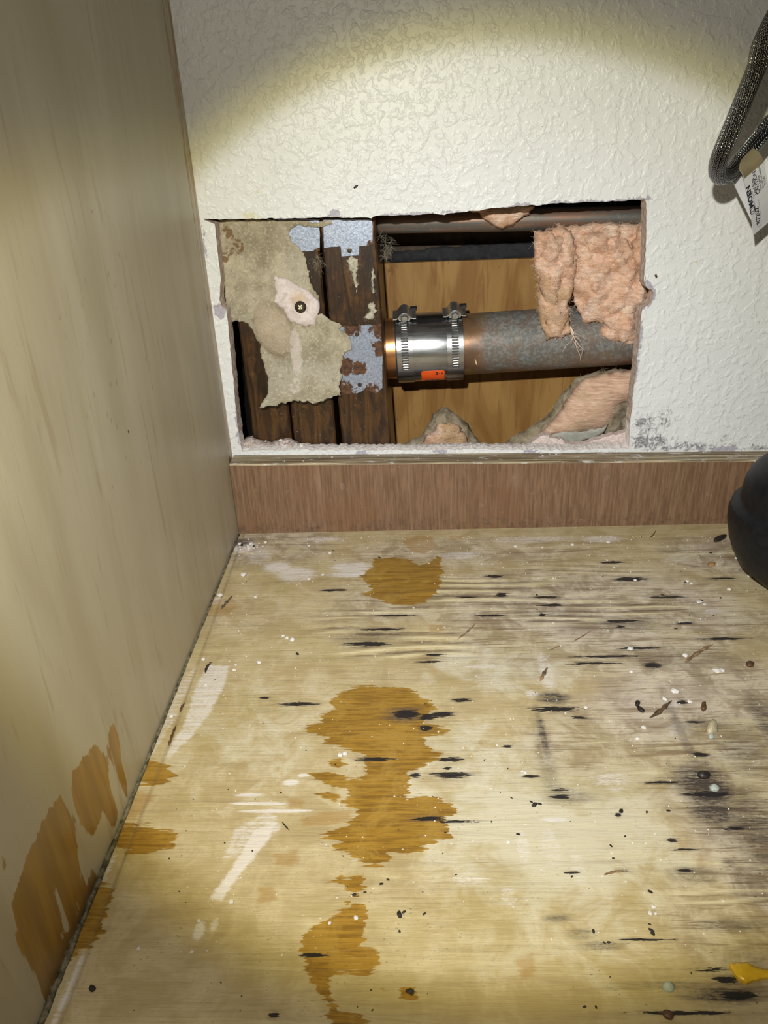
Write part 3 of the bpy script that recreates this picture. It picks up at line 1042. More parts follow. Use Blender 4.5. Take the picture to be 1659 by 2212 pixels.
# ------------------------------------------------------------------ left panel
def build_panel():
    ys = np.arange(-.62, -.0, .004)
    zs = np.concatenate([np.arange(-.015, .115, .0022), np.arange(.115, .60, .012)])
    # the rear edge of the panel leans a little: 22 mm off the wall at the top, 14 mm low down
    def rear(z): return -.0150 - (z - .06) * .0285
    n = len(ys)
    V, P = [], []
    t = np.linspace(0, 1, 170)
    for z in zs:
        for s in t:
            y = -.62 + s * (rear(z) + .62)
            V.append((0, y, z)); P.append((y, z))
    P = np.array(P)
    nx = len(t)
    idx = np.arange(len(zs) * nx).reshape(len(zs), nx)
    F = [tuple(f) for f in np.stack([idx[:-1, :-1], idx[:-1, 1:], idx[1:, 1:], idx[1:, :-1]], -1).reshape(-1, 4).tolist()]
    nv = len(V)
    Vb = [(-.018, -.62, zs[0]), (-.018, rear(zs[0]), zs[0]), (-.018, rear(zs[-1]), zs[-1]), (-.018, -.62, zs[-1])]
    V += Vb
    F += [tuple(idx[::-1, -1].tolist()) + (nv + 1, nv + 2)[::1], (nv + 3, nv + 2, nv + 1, nv), tuple(idx[:, 0].tolist()) + (nv + 3, nv)]
    wet = np.full(len(P), -.05)
    for p in ([(128,1719),(162,1771),(169,1833),(173,1888),(187,1914),(195,1877),(212,1900),(176,1985),(140,2065),(99,2170),(81,2123),(66,2090),(37,2039),(26,1951),(44,1888),(66,1830),(92,1774)],
              [(206,1606),(231,1635),(239,1694),(257,1752),(246,1793),(224,1749),(209,1793),(198,1811),(173,1782),(158,1730),(154,1675),(176,1642)],
              [(246,1558),(257,1591),(264,1657),(275,1701),(272,1730),(253,1672),(235,1620),(231,1591)],
              [(257,1522),(264,1545),(273,1595),(266,1575)],
              [(5,1850),(12,1845),(16,1880),(8,1880)]):
        wet = np.maximum(wet, sdf(P, YZp(p)))
    for p in ([(112,1914),(122,1915),(150,2000),(137,2026)], [(160,1938),(170,1940),(176,1965),(168,1970)]):
        wet = np.minimum(wet, -sdf(P, YZp(p)))
    lo = YZp([(135, 2050)])[0]
    deep = np.clip(1 - P[:, 1] / .016, 0, 1) * np.clip((wet + .004) / .008, 0, 1)
    fc = YZp([(270, 760)])[0]
    fleck = np.clip(ell(P, fc, .075, .085) * 1.6, 0, 1)
    pad = np.zeros(4)
    o = mk('wall_left', V, F, MAT['panel'], attrs={k: np.concatenate([a, pad]) for k, a in dict(wet=wet, deep=deep, fleck=fleck).items()})
    tag(o, 'tan maple-veneer cabinet side panel with an amber stain at its foot', kind='structure')
    # narrow filler strip between the panel and the drywall, behind a thin dark groove
    z0, z1 = -.0, .60
    g = .0036
    V = [(-.0012, rear(z0) + g, z0), (-.0012, .0, z0), (-.0012, .0, z1), (-.0012, rear(z1) + g, z1)]
    V += [(-.0040, v[1], v[2]) for v in V]
    F = [(0, 1, 2, 3), (7, 6, 5, 4), (0, 4, 5, 1), (1, 5, 6, 2), (2, 6, 7, 3), (3, 7, 4, 0)]
    s = mk('filler_strip', V, F, MAT['panel'], o)
    bevel(s, .0005)
    V, F = box((-.017, -.034, 0), (-.0042, -.002, .60))
    mk('groove_backing', V, F, MAT['darkwood'], o)
    return o


PANEL = build_panel()

# ------------------------------------------------------------------ back wall with its cut-out
TOP = [(466,474),(560,472),(650,471),(700,469),(760,470),(802,470),(806,467),(830,466),(900,464),(935,461),(960,463),(1000,457),(1035,455),(1060,450),(1110,447),(1150,443),(1180,441),(1250,437),(1330,434),(1394,430)]
RIGHT = [(1396,440),(1396,500),(1394,563),(1391,608),(1397,622),(1408,626),(1412,636),(1406,655),(1388,664),(1386,670),(1382,725),(1375,790),(1369,840),(1363,900),(1360,945)]
BOTTOM = [(1357,968),(1300,970),(1250,972),(1150,972),(1050,971),(950,972),(850,973),(760,972),(690,973),(640,971),(600,975),(560,972),(523,976)]
LEFT = [(520,960),(514,920),(509,880),(504,820),(498,760),(493,700),(490,670),(478,661),(474,648),(477,600),(471,560),(468,520),(464,484),(441,475),(440,472.5)]


def build_wall():
    segs = []
    for px, st, jt, sd in ((TOP, .0022, .00022, 1), (RIGHT, .0022, .00018, 2), (BOTTOM, .0013, .00030, 3), (LEFT, .0022, .00012, 4)):
        segs.append(resample(XZ(px), st, jt, closed=False, seed=sd))
    hole = np.vstack(segs)
    outer = np.array([(-.0160, .034), (.60, .034), (.60, .60), (-.0160, .60)])
    outer = resample(outer, .012)
    gx = np.concatenate([np.arange(-.014, .42, .0034), np.arange(.425, .60, .012)])
    gz = np.concatenate([np.arange(.036, .27, .0034), np.arange(.275, .60, .010)])
    G = np.stack(np.meshgrid(gx, gz), -1).reshape(-1, 2)
    P, F = cdt_fill(outer, [hole], .0034, extra=G)
    n = len(P)
    # front face; slightly wavy and crumbling at the bottom cut
    y = np.zeros(n)
    dh = pdist(P, hole)
    th = .0127
    V = [np.stack([P[:, 0], y, P[:, 1]], 1)]
    bd = boundary(F)
    hb = {}
    r = np.random.default_rng(11)
    rings = 3
    faces = [tuple(f) for f in F]
    mi = [0] * len(F)
    bverts = sorted({a for e in bd for a in e})
    pos = {v: i for i, v in enumerate(bverts)}
    nb = len(bverts)
    B = P[bverts]
    isin = pdist(B, hole) < 1e-5
    low = isin & (B[:, 1] < .075)
    lft = isin & (B[:, 0] < .03)
    # outward direction into the opening
    for k in range(1, rings + 1):
        t = k / rings
        off = r.normal(0, .0001, (nb, 2)) * isin[:, None]
        off[low] += np.stack([r.normal(0, .0001, low.sum()), r.normal(.0007 * math.sin(math.pi * t), .00022, low.sum())], 1)
        off[lft & ~low] += np.stack([r.normal(.0004 * t, .0001, (lft & ~low).sum()), np.zeros((lft & ~low).sum())], 1)
        V.append(np.stack([B[:, 0] + off[:, 0], np.full(nb, th * t) + (r.normal(0, .0003, nb) * (k < rings)), B[:, 1] + off[:, 1]], 1))
    for a, b in bd:
        ia, ib = pos[a], pos[b]
        cur = (a, b)
        for k in range(rings):
            nxt = (n + k * nb + ia, n + k * nb + ib)
            faces.append((cur[1], cur[0], nxt[0], nxt[1]))
            mi.append(2 if low[ia] else 1)
            cur = nxt
    # back face
    mp_ = {v: n + (rings - 1) * nb + pos[v] for v in bverts}
    inner = [i for i in range(n) if i not in mp_]
    o0 = n + rings * nb
    for j, i in enumerate(inner): mp_[i] = o0 + j
    V.append(np.stack([P[inner, 0], np.full(len(inner), th), P[inner, 1]], 1))
    faces += [(mp_[f[2]], mp_[f[1]], mp_[f[0]]) for f in F]
    mi += [1] * len(F)
    V = np.vstack(V)
    Q = V[:, [0, 2]]
    mould = np.zeros(len(Q))
    for x, yy, hw, hh, s in ((1395,920,32,32,.75),(1437,905,26,30,.7),(1400,955,60,22,.85),(1470,965,70,14,.75),(1440,950,35,20,.6),(1565,945,14,9,.7),(1540,968,60,9,.7),(1640,967,40,9,.9),(1390,895,20,16,.5),(1610,960,40,10,.5),(1372,960,16,16,.7),(1520,955,18,12,.4),(560,982,40,7,.5),(700,981,50,6,.45),(860,981,40,6,.5),(980,980,60,6,.5),(1120,979,50,6,.45),(1270,978,60,6,.55),(500,975,14,10,.6)):
        c = onY(x, yy)[[0, 2]]
        a = onY(x + hw, yy)[0] - c[0]
        mould = np.maximum(mould, s * np.clip(ell(Q, c, a * 1.25, a * hh / hw * 1.35) * 1.8, 0, 1))
    torn = np.full(len(Q), -.05)
    for p in ([(700,472),(712,458),(724,448),(735,458),(745,474)], [(597,474),(603,462),(612,474)], [(800,474),(825,462),(850,461),(880,459),(905,457),(935,458),(940,466),(860,468)],
              [(945,466),(960,456),(1000,455),(1010,460)], [(1085,452),(1110,440),(1140,437),(1152,446)], [(1150,446),(1200,434),(1260,432),(1340,429),(1394,424),(1394,434),(1250,440)], [(1394,436),(1396,418),(1408,432)],
              [(1388,612),(1400,590),(1402,610),(1416,622),(1416,645),(1405,660),(1388,668)], [(1378,730),(1389,665),(1389,720),(1374,830),(1369,830)],
              [(437,478),(446,520),(448,560),(442,560)], [(457,660),(478,656),(492,664),(486,690),(470,690),(462,675)], [(508,880),(514,880),(520,960),(510,960)], [(640,473),(660,468),(680,472)],
              [(930,972),(960,968),(975,978),(950,984)], [(760,976),(790,972),(800,984),(770,984)], [(1120,972),(1160,970),(1170,980),(1130,982)],
              [(1500,972),(1590,962),(1600,976),(1500,980)]):
        torn = np.maximum(torn, sdf(Q, XZ(p)))
    yel = np.zeros(len(Q))
    for x, yy, hw, hh in ((540,468,34,10),(556,412,14,5),(570,424,8,4),(1509,565,9,5)):
        c = onY(x, yy)[[0, 2]]
        a = onY(x + hw, yy)[0] - c[0]
        yel = np.maximum(yel, np.clip(ell(Q, c, a * 1.3, a * hh / hw * 1.6) * 1.5, 0, 1))
    o = mk('wall_back', V, faces, [MAT['drywall'], MAT['gypsum'], MAT['crumb_edge']], midx=mi, attrs=dict(mould=mould, torn=torn, yellow=yel))
    tag(o, 'white knockdown-textured drywall with a ragged rectangular opening cut in it', kind='structure')
    return o, hole


WALL, HOLE = build_wall()

# ------------------------------------------------------------------ nailer board along the wall foot
def build_nailer():
    xs = np.linspace(0.0005, .60, 60)
    V, F, mi = [], [], []
    for i, x in enumerate(xs):
        h = .0588 - (x / .39) * .0072 + .0002 * mn.noise(Vector((x * 60, 0, 0)))
        V += [(x, -.019, 0), (x, -.019, h - .0012), (x, -.0180, h - .0001), (x, -.009, h + .0001), (x, -.0003, h - .0007), (x, -.0003, 0)]
    for i in range(len(xs) - 1):
        for k in range(6):
            a = i * 6 + k; b = i * 6 + (k + 1) % 6
            F.append((b, a, a + 6, b + 6)[::-1])
            mi.append(0 if k == 0 else 1)
    F.append((5, 4, 3, 2, 1, 0)[::-1]); mi.append(1)
    e = (len(xs) - 1) * 6
    F.append(tuple(e + k for k in (5, 4, 3, 2, 1, 0))); mi.append(1)
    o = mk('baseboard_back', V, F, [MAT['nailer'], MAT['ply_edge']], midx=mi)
    return tag(o, 'brown plywood cleat running along the foot of the white wall', kind='structure')


NAILER = build_nailer()

# ------------------------------------------------------------------ inside the cut-out: framing
def stud(name, x0, x1, lean, y0, label):
    V, F = [], []
    zs = np.linspace(.0, .34, 40)
    r = .0012
    for z in zs:
        dx = lean * (z - .09)
        j = .0003 * mn.noise(Vector((x0 * 50, 0, z * 60)))
        a, b = x0 + dx + j, x1 + dx + j * .6
        V += [(a, .1015, z), (a, y0 + r, z), (a + r, y0, z), (b - r, y0, z), (b, y0 + r, z), (b, .1015, z)]
    for i in range(len(zs) - 1):
        for k in range(6):
            F.append((i * 6 + k, i * 6 + (k + 1) % 6, i * 6 + 6 + (k + 1) % 6, i * 6 + 6 + k))
    F.append((5, 4, 3, 2, 1, 0))
    e = (len(zs) - 1) * 6
    F.append(tuple(e + k for k in range(6)))
    return tag(mk(name, V, F, MAT['stud'], origin=((x0 + x1) / 2, .0575, 0)), label, 'stud', 'studs at the left of the wall opening')


stud('wall_stud', .0128, .0430, -.006, .0150, 'dark wet wall stud nearest the cabinet side panel, left of the three')
stud('wall_stud', .0447, .0772, -.016, .0142, 'dark wet wall stud in the middle, half hidden by the torn paper')
stud('wall_stud', .0812, .1190, -.034, .0136, 'dark wet wall stud that the copper drain pipe runs into')

V, F = box((.0, .0128, .0), (.60, .1015, .010))
bevel(tag(mk('sole_plate', V, F, MAT['soleplate'], origin=(.3, .057, 0)), 'wooden sole plate at the bottom of the wall cavity', 'plate', kind='structure'), .001)
V, F = box((.0, .1022, .0), (.60, .1142, .1790))
o = bevel(tag(mk('trim_1', V, F, MAT['sheath']), 'golden plywood sheathing behind the copper pipe in the wall cavity', kind='structure'), .0008)
V, F = box((-.060, .0130, .0), (-.0020, .1015, .36))  # added board closing the gap so no background light shows through
tag(mk('gap_shade_board', V, F, MAT['void']), 'added black board that keeps the gap left of the studs dark', kind='structure')
# sagging felt strip above the sheathing
P = resample(XZ([(838,570),(1175,560),(1175,519),(1100,526),(1040,529),(990,532),(935,536),(905,541),(880,541),(850,545)], .106), .004, .0006)
o = sheet('felt_strip', P, lambda p: .1058 + 0 * p[:, 0] + .0008 * np.sin(p[:, 0] * 90), .002, MAT['felt'], step=.004)
tag(o, 'black felt strip with a ragged top edge above the golden sheathing', 'felt strip')
V, F = box((.10, .1145, .180), (.60, .130, .2035))
tag(mk('trim_2', V, F, MAT['darkwood']), 'dark wooden band behind the felt strip in the wall cavity', kind='structure')
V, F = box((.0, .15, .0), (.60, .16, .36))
tag(mk('trim_3', V, F, MAT['void']), 'black board standing in for the unlit depth of the wall cavity', kind='structure')  # shade deep in the cavity, put in as a black colour

# ------------------------------------------------------------------ galvanised plates
def plate(px, Y, rust_px, holes, label, step=.0018):
    P = resample(XZ(px, Y), .0025, .00012)
    rp_ = [(XZ([(x, y)], Y)[0], r) for x, y, r in rust_px]

    def at(Q):
        ru = np.zeros(len(Q))
        for c, r in rp_: ru = np.maximum(ru, np.clip(1.25 - np.hypot(*(Q - c).T) / r, 0, 1))
        return dict(rust=ru)
    o = sheet('nail_plate', P, lambda p: np.full(len(p), Y), .0010, MAT['galv'], step=step, attrs_fn=at, smooth=False)
    tag(o, label, 'metal plate', 'galvanised plates on the studs')
    for (x, y) in holes:
        c = onY(x, y, Y)
        V, F = lathe([(.0017, .0), (.0017, .00025), (.0010, .00035)], c + np.array([0, .0, 0]), (0, -1, 0), 14, ref=(1, 0, 0))
        mk('nail_head', V, F, MAT['screw'], o)
    return o


plate([(600,474),(690,474),(691,541),(660,543),(640,542),(600,540)], .0132, [(690,545,.004)], [], 'galvanised metal plate under the torn paper edge, left of the dark gap')
plate([(698,474),(804,474),(805,529),(776,532),(775,551),(738,554),(736,532),(700,535)], .0126, [(805,530,.004)], [(755,541)], 'galvanised metal plate with a nail tab at the top of the right stud')
plate([(700,702),(735,704),(770,704),(822,700),(826,760),(826,838),(812,850),(790,842),(770,850),(738,852),(705,852)], .0126, [(820,705,.010),(822,750,.008),(745,790,.010),(775,795,.007),(745,845,.009),(800,848,.008),(760,708,.008)], [(771,722),(777,831)], 'rusty galvanised plate between the torn paper and the copper pipe')

# ------------------------------------------------------------------ torn facing paper, gypsum and screw
PAPER_PX = [(474,475),(560,474),(640,477),(690,480),(713,475),(719,483),(700,490),(685,492),(665,488),(645,487),(632,492),(624,505),(629,520),(640,530),(650,540),(655,545),(662,560),(660,568),(668,585),(666,600),(672,615),(680,628),(690,640),(688,655),(685,668),(684,680),(690,679),(702,682),(712,690),(735,700),(738,703),(733,710),(745,718),(757,728),(758,745),(757,756),(745,762),(740,768),(738,785),(736,800),(739,808),(735,830),(738,845),(720,850),(700,858),(680,862),(660,858),(640,856),(620,862),(590,866),(564,871),(570,862),(582,845),(580,820),(574,800),(565,770),(562,745),(556,735),(548,722),(545,712),(535,698),(520,694),(492,697),(489,660),(485,630),(481,590),(478,540),(475,510)]
PY = .0118
PAPER = empty('torn_paper', onY(640, 860, PY))
tag(PAPER, 'torn tan drywall paper still screwed to the dark studs', 'paper')
pp = resample(XZ(PAPER_PX, PY), .0011, .00030, seed=9)
zb = pp[:, 1].min()


def paper_y(p):
    q = np.stack([p[:, 0], np.zeros(len(p)), p[:, 1]], 1)
    n = fbm(q, 60, 3, 2.2)
    low = np.clip((zb + .030 - p[:, 1]) / .030, 0, 1)
    curl = low ** 1.6 * .0115
    right = np.clip((p[:, 0] - .070) / .03, 0, 1) * .0012
    bz = ell(p, XZ([(592, 712)], PY)[0], .0135, .0205, .35)
    bl = .0042 * np.clip(bz * 1.4, 0, 1) ** .6
    return PY - curl - right - bl - .0006 * n - .0006 * low * np.sin(p[:, 0] * 260)


def paper_attr(Q):
    br = np.zeros(len(Q))
    for x, y, r in ((492, 500, .010), (500, 545, .010), (515, 530, .009), (485, 560, .008)):
        br = np.maximum(br, .8 * np.clip(1 - np.hypot(*(Q - XZ([(x, y)], PY)[0]).T) / r, 0, 1))
    ch = np.zeros(len(Q))
    for x, y, a, b, s in ((640, 760, .007, .030, .75), (640, 830, .010, .012, .5), (580, 690, .008, .015, .35), (520, 600, .02, .02, .2), (590, 600, .02, .01, .25)):
        ch = np.maximum(ch, s * np.clip(ell(Q, XZ([(x, y)], PY)[0], a, b, 0) * 1.7, 0, 1))
    return dict(brown=br, chalk=ch, blister=ell(Q, XZ([(592, 712)], PY)[0], .0135, .0205, .35))


sheet('paper_sheet', pp, paper_y, .0006, MAT['paper'], PAPER, step=.0017, attrs_fn=paper_attr)
gp = resample(XZ([(590,600),(598,595),(630,608),(655,620),(675,635),(688,650),(690,668),(684,690),(680,700),(660,704),(640,698),(622,690),(615,670),(595,655),(592,640),(598,630)], PY), .0014, .00035, seed=12)


def gyp_y(p):
    d = pdist(p, gp)
    q = np.stack([p[:, 0], np.zeros(len(p)), p[:, 1]], 1)
    return PY - .0012 - .0016 * np.clip(d / .003, 0, 1) ** .6 - .0006 * fbm(q, 200, 3, 7.)


sheet('gypsum_patch', gp, gyp_y, .0022, MAT['chalk'], PAPER, step=.0012, attrs_fn=lambda Q: dict(rust=np.clip(1.2 - np.hypot(*(Q - XZ([(645, 645)], PY)[0]).T) / .006, 0, 1)))
SC = onY(649, 663, PY - .0030)
SCREW = empty('drywall_screw', SC)
tag(SCREW, 'dark drywall screw with a bright cross recess in pinkish gypsum', 'screw')
V, F = lathe([(.0012, -.012), (.0016, -.003), (.0040, -.0004), (.0042, .0002), (.0040, .0006), (.0, .0008)], SC, (0, -1, .12), 28, ref=(1, 0, 0))
mk('screw_head', V, F, MAT['screw'], SCREW, smooth=True)
cr = []
F = []
n0 = np.array([0, -1, .12]); n0 /= np.linalg.norm(n0)
e1 = np.array([1, 0, 0.]); e2 = np.cross(n0, e1)
V = []
for a in (math.radians(50), math.radians(140)):
    u = math.cos(a) * e1 + math.sin(a) * e2
    v_ = -math.sin(a) * e1 + math.cos(a) * e2
    b = len(V)
    for h in (.0004, .0010):
        for su, sv in ((-1, -1), (1, -1), (1, 1), (-1, 1)):
            V.append(SC + n0 * h + u * su * .0017 + v_ * sv * .0004)
    F += [tuple(b + i for i in f) for f in ((0, 3, 2, 1), (4, 5, 6, 7), (0, 1, 5, 4), (1, 2, 6, 5), (2, 3, 7, 6), (3, 0, 4, 7))]
tag(mk('cross_recess', V, F, MAT['brass'], SCREW), 'bright metal cross recess')

# ------------------------------------------------------------------ copper drain pipe and its coupling
AX = catmull([onY(815, 754.5, .055), onY(1010, 744, .055), onY(1360, 722, .055), onY(1560, 709, .055)], 24)
PR = .0233


def axis_at(px):
    k = np.argmin([abs(onY(px, 745, .055)[0] - p[0]) for p in AX])
    x = onY(px, 745, .055)[0]
    i = min(max(np.searchsorted(AX[:, 0], x), 1), len(AX) - 1)
    t = (x - AX[i - 1][0]) / (AX[i][0] - AX[i - 1][0])
    p = AX[i - 1] + t * (AX[i] - AX[i - 1])
    d = AX[i] - AX[i - 1]
    return p, d / np.linalg.norm(d)


def pipe_piece(name, px0, px1, mat, k=20, attr=None):
    p0, _ = axis_at(px0)
    p1, _ = axis_at(px1)
    path = np.array([p0 + (p1 - p0) * t for t in np.linspace(0, 1, k)])
    V, F, _ = tube(path, PR, 56)
    at = attr(V) if attr else None
    o = mk(name, V, F, mat, smooth=[True] * (len(F) - 2) + [False] * 2, attrs=at, origin=p0 - np.array([0, 0, PR]))
    return o


tag(pipe_piece('drain_pipe', 790, 925, MAT['cu_new'], 8), 'short bright copper pipe stub between the dark stud and the steel coupling', 'pipe')
x_a = axis_at(1010)[0][0]
tag(pipe_piece('drain_pipe', 932, 1560, MAT['cu_old'], 60, lambda V: dict(patina=np.clip((V[:, 0] - x_a + .002) / .030, 0, .74) + .34 * np.clip((V[:, 2] - .117) / .014, -1.4, .8))),
    'long weathered copper drain pipe with grey patina right of the coupling', 'pipe')

c0, cdv = axis_at(928)
COUP = empty('pipe_coupling', c0 - np.array([0, 0, .0272]))
tag(COUP, 'shielded stainless pipe coupling with two worm clamps and an orange sticker', 'coupling')
n_up = np.array([0, 0, 1.0]) - cdv * cdv[2]; n_up /= np.linalg.norm(n_up)
n_fr = np.cross(n_up, cdv)           # towards the viewer
if n_fr[1] > 0: n_fr = -n_fr


def cyl_pt(s, ang, r):
    """point on the coupling: s along the pipe, ang from the front upwards"""
    return c0 + cdv * s + r * (math.cos(ang) * n_fr + math.sin(ang) * n_up)


def sleeve(name, s0, s1, r0, r1, mat, parent, seg=72):
    V, F = lathe([(r0, s0), (r1, s0), (r1, s1), (r0, s1)], c0, cdv, seg)
    F = F[:-2] + [((3 * seg + j), (3 * seg + (j + 1) % seg), (j + 1) % seg, j) for j in range(seg)]
    return mk(name, V, F, mat, parent, smooth=False)


sleeve('rubber_gasket', -.0262, .0250, PR + .0001, .0255, MAT['gasket'], COUP)
SH = sleeve('steel_shield', -.0252, .0246, .0256, .02625, MAT['steel'], COUP)
for p in SH.data.polygons: p.use_smooth = True
bevel(SH, .0003)
m_ = SH.modifiers.new('es', 'EDGE_SPLIT'); m_.split_angle = math.radians(40)
# overlap seam of the shield
V, F = [], []
for i, s in enumerate(np.linspace(-.012, .0125, 14)):
    a = math.radians(49) + .01 * math.sin(s * 300)
    V += [cyl_pt(s, a, .02655), cyl_pt(s, a - .03, .0264), cyl_pt(s, a + .25, .0263)]
for i in range(13):
    b = i * 3
    F += [(b, b + 1, b + 4, b + 3), (b + 2, b, b + 3, b + 5)]
mk('shield_lap', V, F, MAT['steel'], COUP, smooth=True)
slot_me = None
for ci, sc in enumerate((-.0190, .0188)):
    B = sleeve('clamp_band', sc - .0062, sc + .0062, .0262, .0268, MAT['steel'], COUP)
    for p in B.data.polygons: p.use_smooth = True
    m_ = B.modifiers.new('es', 'EDGE_SPLIT'); m_.split_angle = math.radians(40)
    # punched slots: a raised lip with a dark opening
    for k in range(19):
        a = math.radians(62 - k * 4.6 - (2 if ci else 0))
        hw, hh = .0030, .00055
        b_ = []
        for r_, w2, h2 in ((.0267, hw, .00085), (.02705, hw * .92, .0006), (.02685, hw * .8, .00030)):
            for du, dv in ((-1, 0), (-.7, -1), (.7, -1), (1, 0), (.7, 1), (-.7, 1)):
                b_.append(cyl_pt(sc + du * w2, a + dv * h2 / .027, r_))
        Fs = []
        for q in range(2):
            for j in range(6): Fs.append((q * 6 + j, q * 6 + (j + 1) % 6, q * 6 + 6 + (j + 1) % 6, q * 6 + 6 + j))
        Fs.append(tuple(range(12, 18)))
        me_o = mk('slot', b_, Fs, [MAT['steel'], MAT['slot']], B, midx=[0] * 12 + [1])
        me_o.matrix_parent_inverse = Matrix.Translation(-COUP.location) if False else B.matrix_parent_inverse.inverted() @ B.matrix_parent_inverse
    # worm-screw housing on top
    ha = math.radians(76)
    hc = cyl_pt(sc + .0006, ha, .0272)
    tn = -math.sin(ha) * n_fr + math.cos(ha) * n_up     # tangential, rearwards-up
    tn = -tn                                            # towards the viewer
    rn = math.cos(ha) * n_fr + math.sin(ha) * n_up
    prof = []
    for u in np.linspace(-.0088, .0088, 23):
        x = abs(u)
        if x < .0042: h = .0022 + math.sqrt(max(0, .0042 ** 2 - x * x)) * .88
        elif x < .0062: h = .0024 - (x - .0042) / .002 * .0012
        else: h = .0012
        prof.append((u, h))
    V, F = [], []
    for t in (-.0075, .0070):
        for u, h in prof: V.append(hc + cdv * u + rn * h + tn * t)
        for u, h in prof: V.append(hc + cdv * u + rn * (h - .0009 if abs(u) > .0042 else -.0004) + tn * t)
    n = len(prof)
    for k in range(n - 1):
        F += [(k, k + 1, 2 * n + k + 1, 2 * n + k), (n + k + 1, n + k, 3 * n + k, 3 * n + k + 1), (k + 1, k, n + k, n + k + 1), (2 * n + k, 2 * n + k + 1, 3 * n + k + 1, 3 * n + k)]
    F += [(0, 2 * n, 3 * n, n), (n - 1, 2 * n - 1, 4 * n - 1, 3 * n - 1)]
    H = mk('screw_housing', V, F, MAT['zinc'], COUP)
    bevel(H, .0002)
    sc_o = hc + rn * .0026 + tn * .0070
    V, F = lathe([(.0029, -.001), (.0029, .0034), (.0024, .0040), (.0, .0041)], sc_o, tn, 6)
    hx = mk('hex_head', V, F, MAT['zinc'], COUP)
    V, F = lathe([(.0036, -.0002), (.0036, .0008), (.0030, .0010)], sc_o, tn, 24)
    mk('washer_flange', V, F, MAT['zinc'], COUP, smooth=False)
    # loose band tail behind the housing
    V = [hc + cdv * a + rn * b + tn * c for c in (-.0110, -.0075) for a, b in ((.0045, .0000), (.0098, .0000), (.0098, .0022), (.0045, .0022))]
    F = [(0, 1, 2, 3), (7, 6, 5, 4), (0, 4, 5, 1), (1, 5, 6, 2), (2, 6, 7, 3), (3, 7, 4, 0)]
    mk('band_tail', V, F, MAT['gasket'], COUP)

# orange sticker on the shield
def cyl_patch(s0, s1, a0, a1, r, rc=.0018, k=12):
    pts = []
    R_ = .0263
    cs = [(s1 - rc, a1 - rc / R_, 0), (s0 + rc, a1 - rc / R_, 90), (s0 + rc, a0 + rc / R_, 180), (s1 - rc, a0 + rc / R_, 270)]
    for s, a, d in cs:
        for q in range(5):
            t = math.radians(d + q * 22.5)
            pts.append((s + rc * math.cos(t), a + rc / R_ * math.sin(t)))
    poly = np.array([(s, a * R_) for s, a in pts])
    P, F = cdt_fill(poly, (), .0012)
    n = len(P)
    V = [cyl_pt(p[0], p[1] / R_, r) for p in P] + [cyl_pt(p[0], p[1] / R_, r - .0003) for p in P]
    FF = [tuple(f) for f in F] + [(f[2] + n, f[1] + n, f[0] + n) for f in F] + [(b, a, a + n, b + n) for a, b in boundary(F)]
    return V, FF


V, F = cyl_patch(-.0075, .0105, math.radians(-61), math.radians(-29), .02652)
ST = mk('sticker', V, F, MAT['orange'], COUP, smooth=False)
tag(ST, 'bright orange sticker with tiny black print')
for (s, a, ds, da) in ((.0046, -33.0, .0006, 1.2), (.0046, -35.6, .0006, .9), (.0046, -38.0, .0006, 1.0), (.0065, -35.5, .0005, .8), (.0084, -34.6, .0006, 1.0), (.0084, -37.2, .0006, .8)):
    V = [cyl_pt(s + i * ds, math.radians(a + j * da), .02662) for i, j in ((-1, -1), (1, -1), (1, 1), (-1, 1))]
    V += [cyl_pt(s + i * ds, math.radians(a + j * da), .02650) for i, j in ((-1, -1), (1, -1), (1, 1), (-1, 1))]
    mk('print_mark', V, [(0, 1, 2, 3), (7, 6, 5, 4), (0, 4, 5, 1), (1, 5, 6, 2), (2, 6, 7, 3), (3, 7, 4, 0)], MAT['ink'], ST)
V = []; F = []
for s in (-.0030, .0010, .0050):
    b = len(V)
    for r_ in (.02662, .02650):
        V += [cyl_pt(s + i * .0016, math.radians(-58.5 + j * 1.4), r_) for i, j in ((-1, -1), (1, -1), (1, 1), (-1, 1))]
    F += [tuple(b + i for i in f) for f in ((0, 1, 2, 3), (7, 6, 5, 4), (0, 4, 5, 1), (1, 5, 6, 2), (2, 6, 7, 3), (3, 7, 4, 0))]
mk('print_mark', V, F, MAT['ink'], ST)

# pale sliver stuck to the pipe right of the coupling
p_, d_ = axis_at(1023)
V, F = [], []
for q, (dz, wd) in enumerate(((-.0026, .0001), (-.001, .0006), (.0012, .0005), (.0030, .0001))):
    for sgn in (-1, 1):
        for h_ in (0, .0007):
            a_ = -.34 + dz / PR
            V.append(p_ + d_ * (sgn * wd - dz * .25) + (PR + h_) * (math.cos(a_) * n_fr + math.sin(a_) * n_up))
for q in range(3):
    b = q * 4
    F += [(b, b + 4, b + 6, b + 2), (b + 1, b + 3, b + 7, b + 5), (b, b + 1, b + 5, b + 4), (b + 2, b + 6, b + 7, b + 3)]
F += [(0, 2, 3, 1), (12, 13, 15, 14)]
tag(mk('wood_splinter', V, F, simple('pale_sliver', (.62, .50, .28), (.74, .62, .40), 400), origin=V[0]), 'pale sliver stuck to the copper pipe right of the coupling', 'splinter')

# thin copper supply tube along the top of the cut-out
path = np.array([onY(x, 479 - (x - 850) * .0175, .045) for x in np.linspace(806, 1560, 50)])
V, F, _ = tube(path, .0079, 28)
tag(mk('copper_tube', V, F, MAT['cu_thin'], smooth=True, origin=path[0]), 'thin dull copper tube along the top of the wall opening', 'pipe')

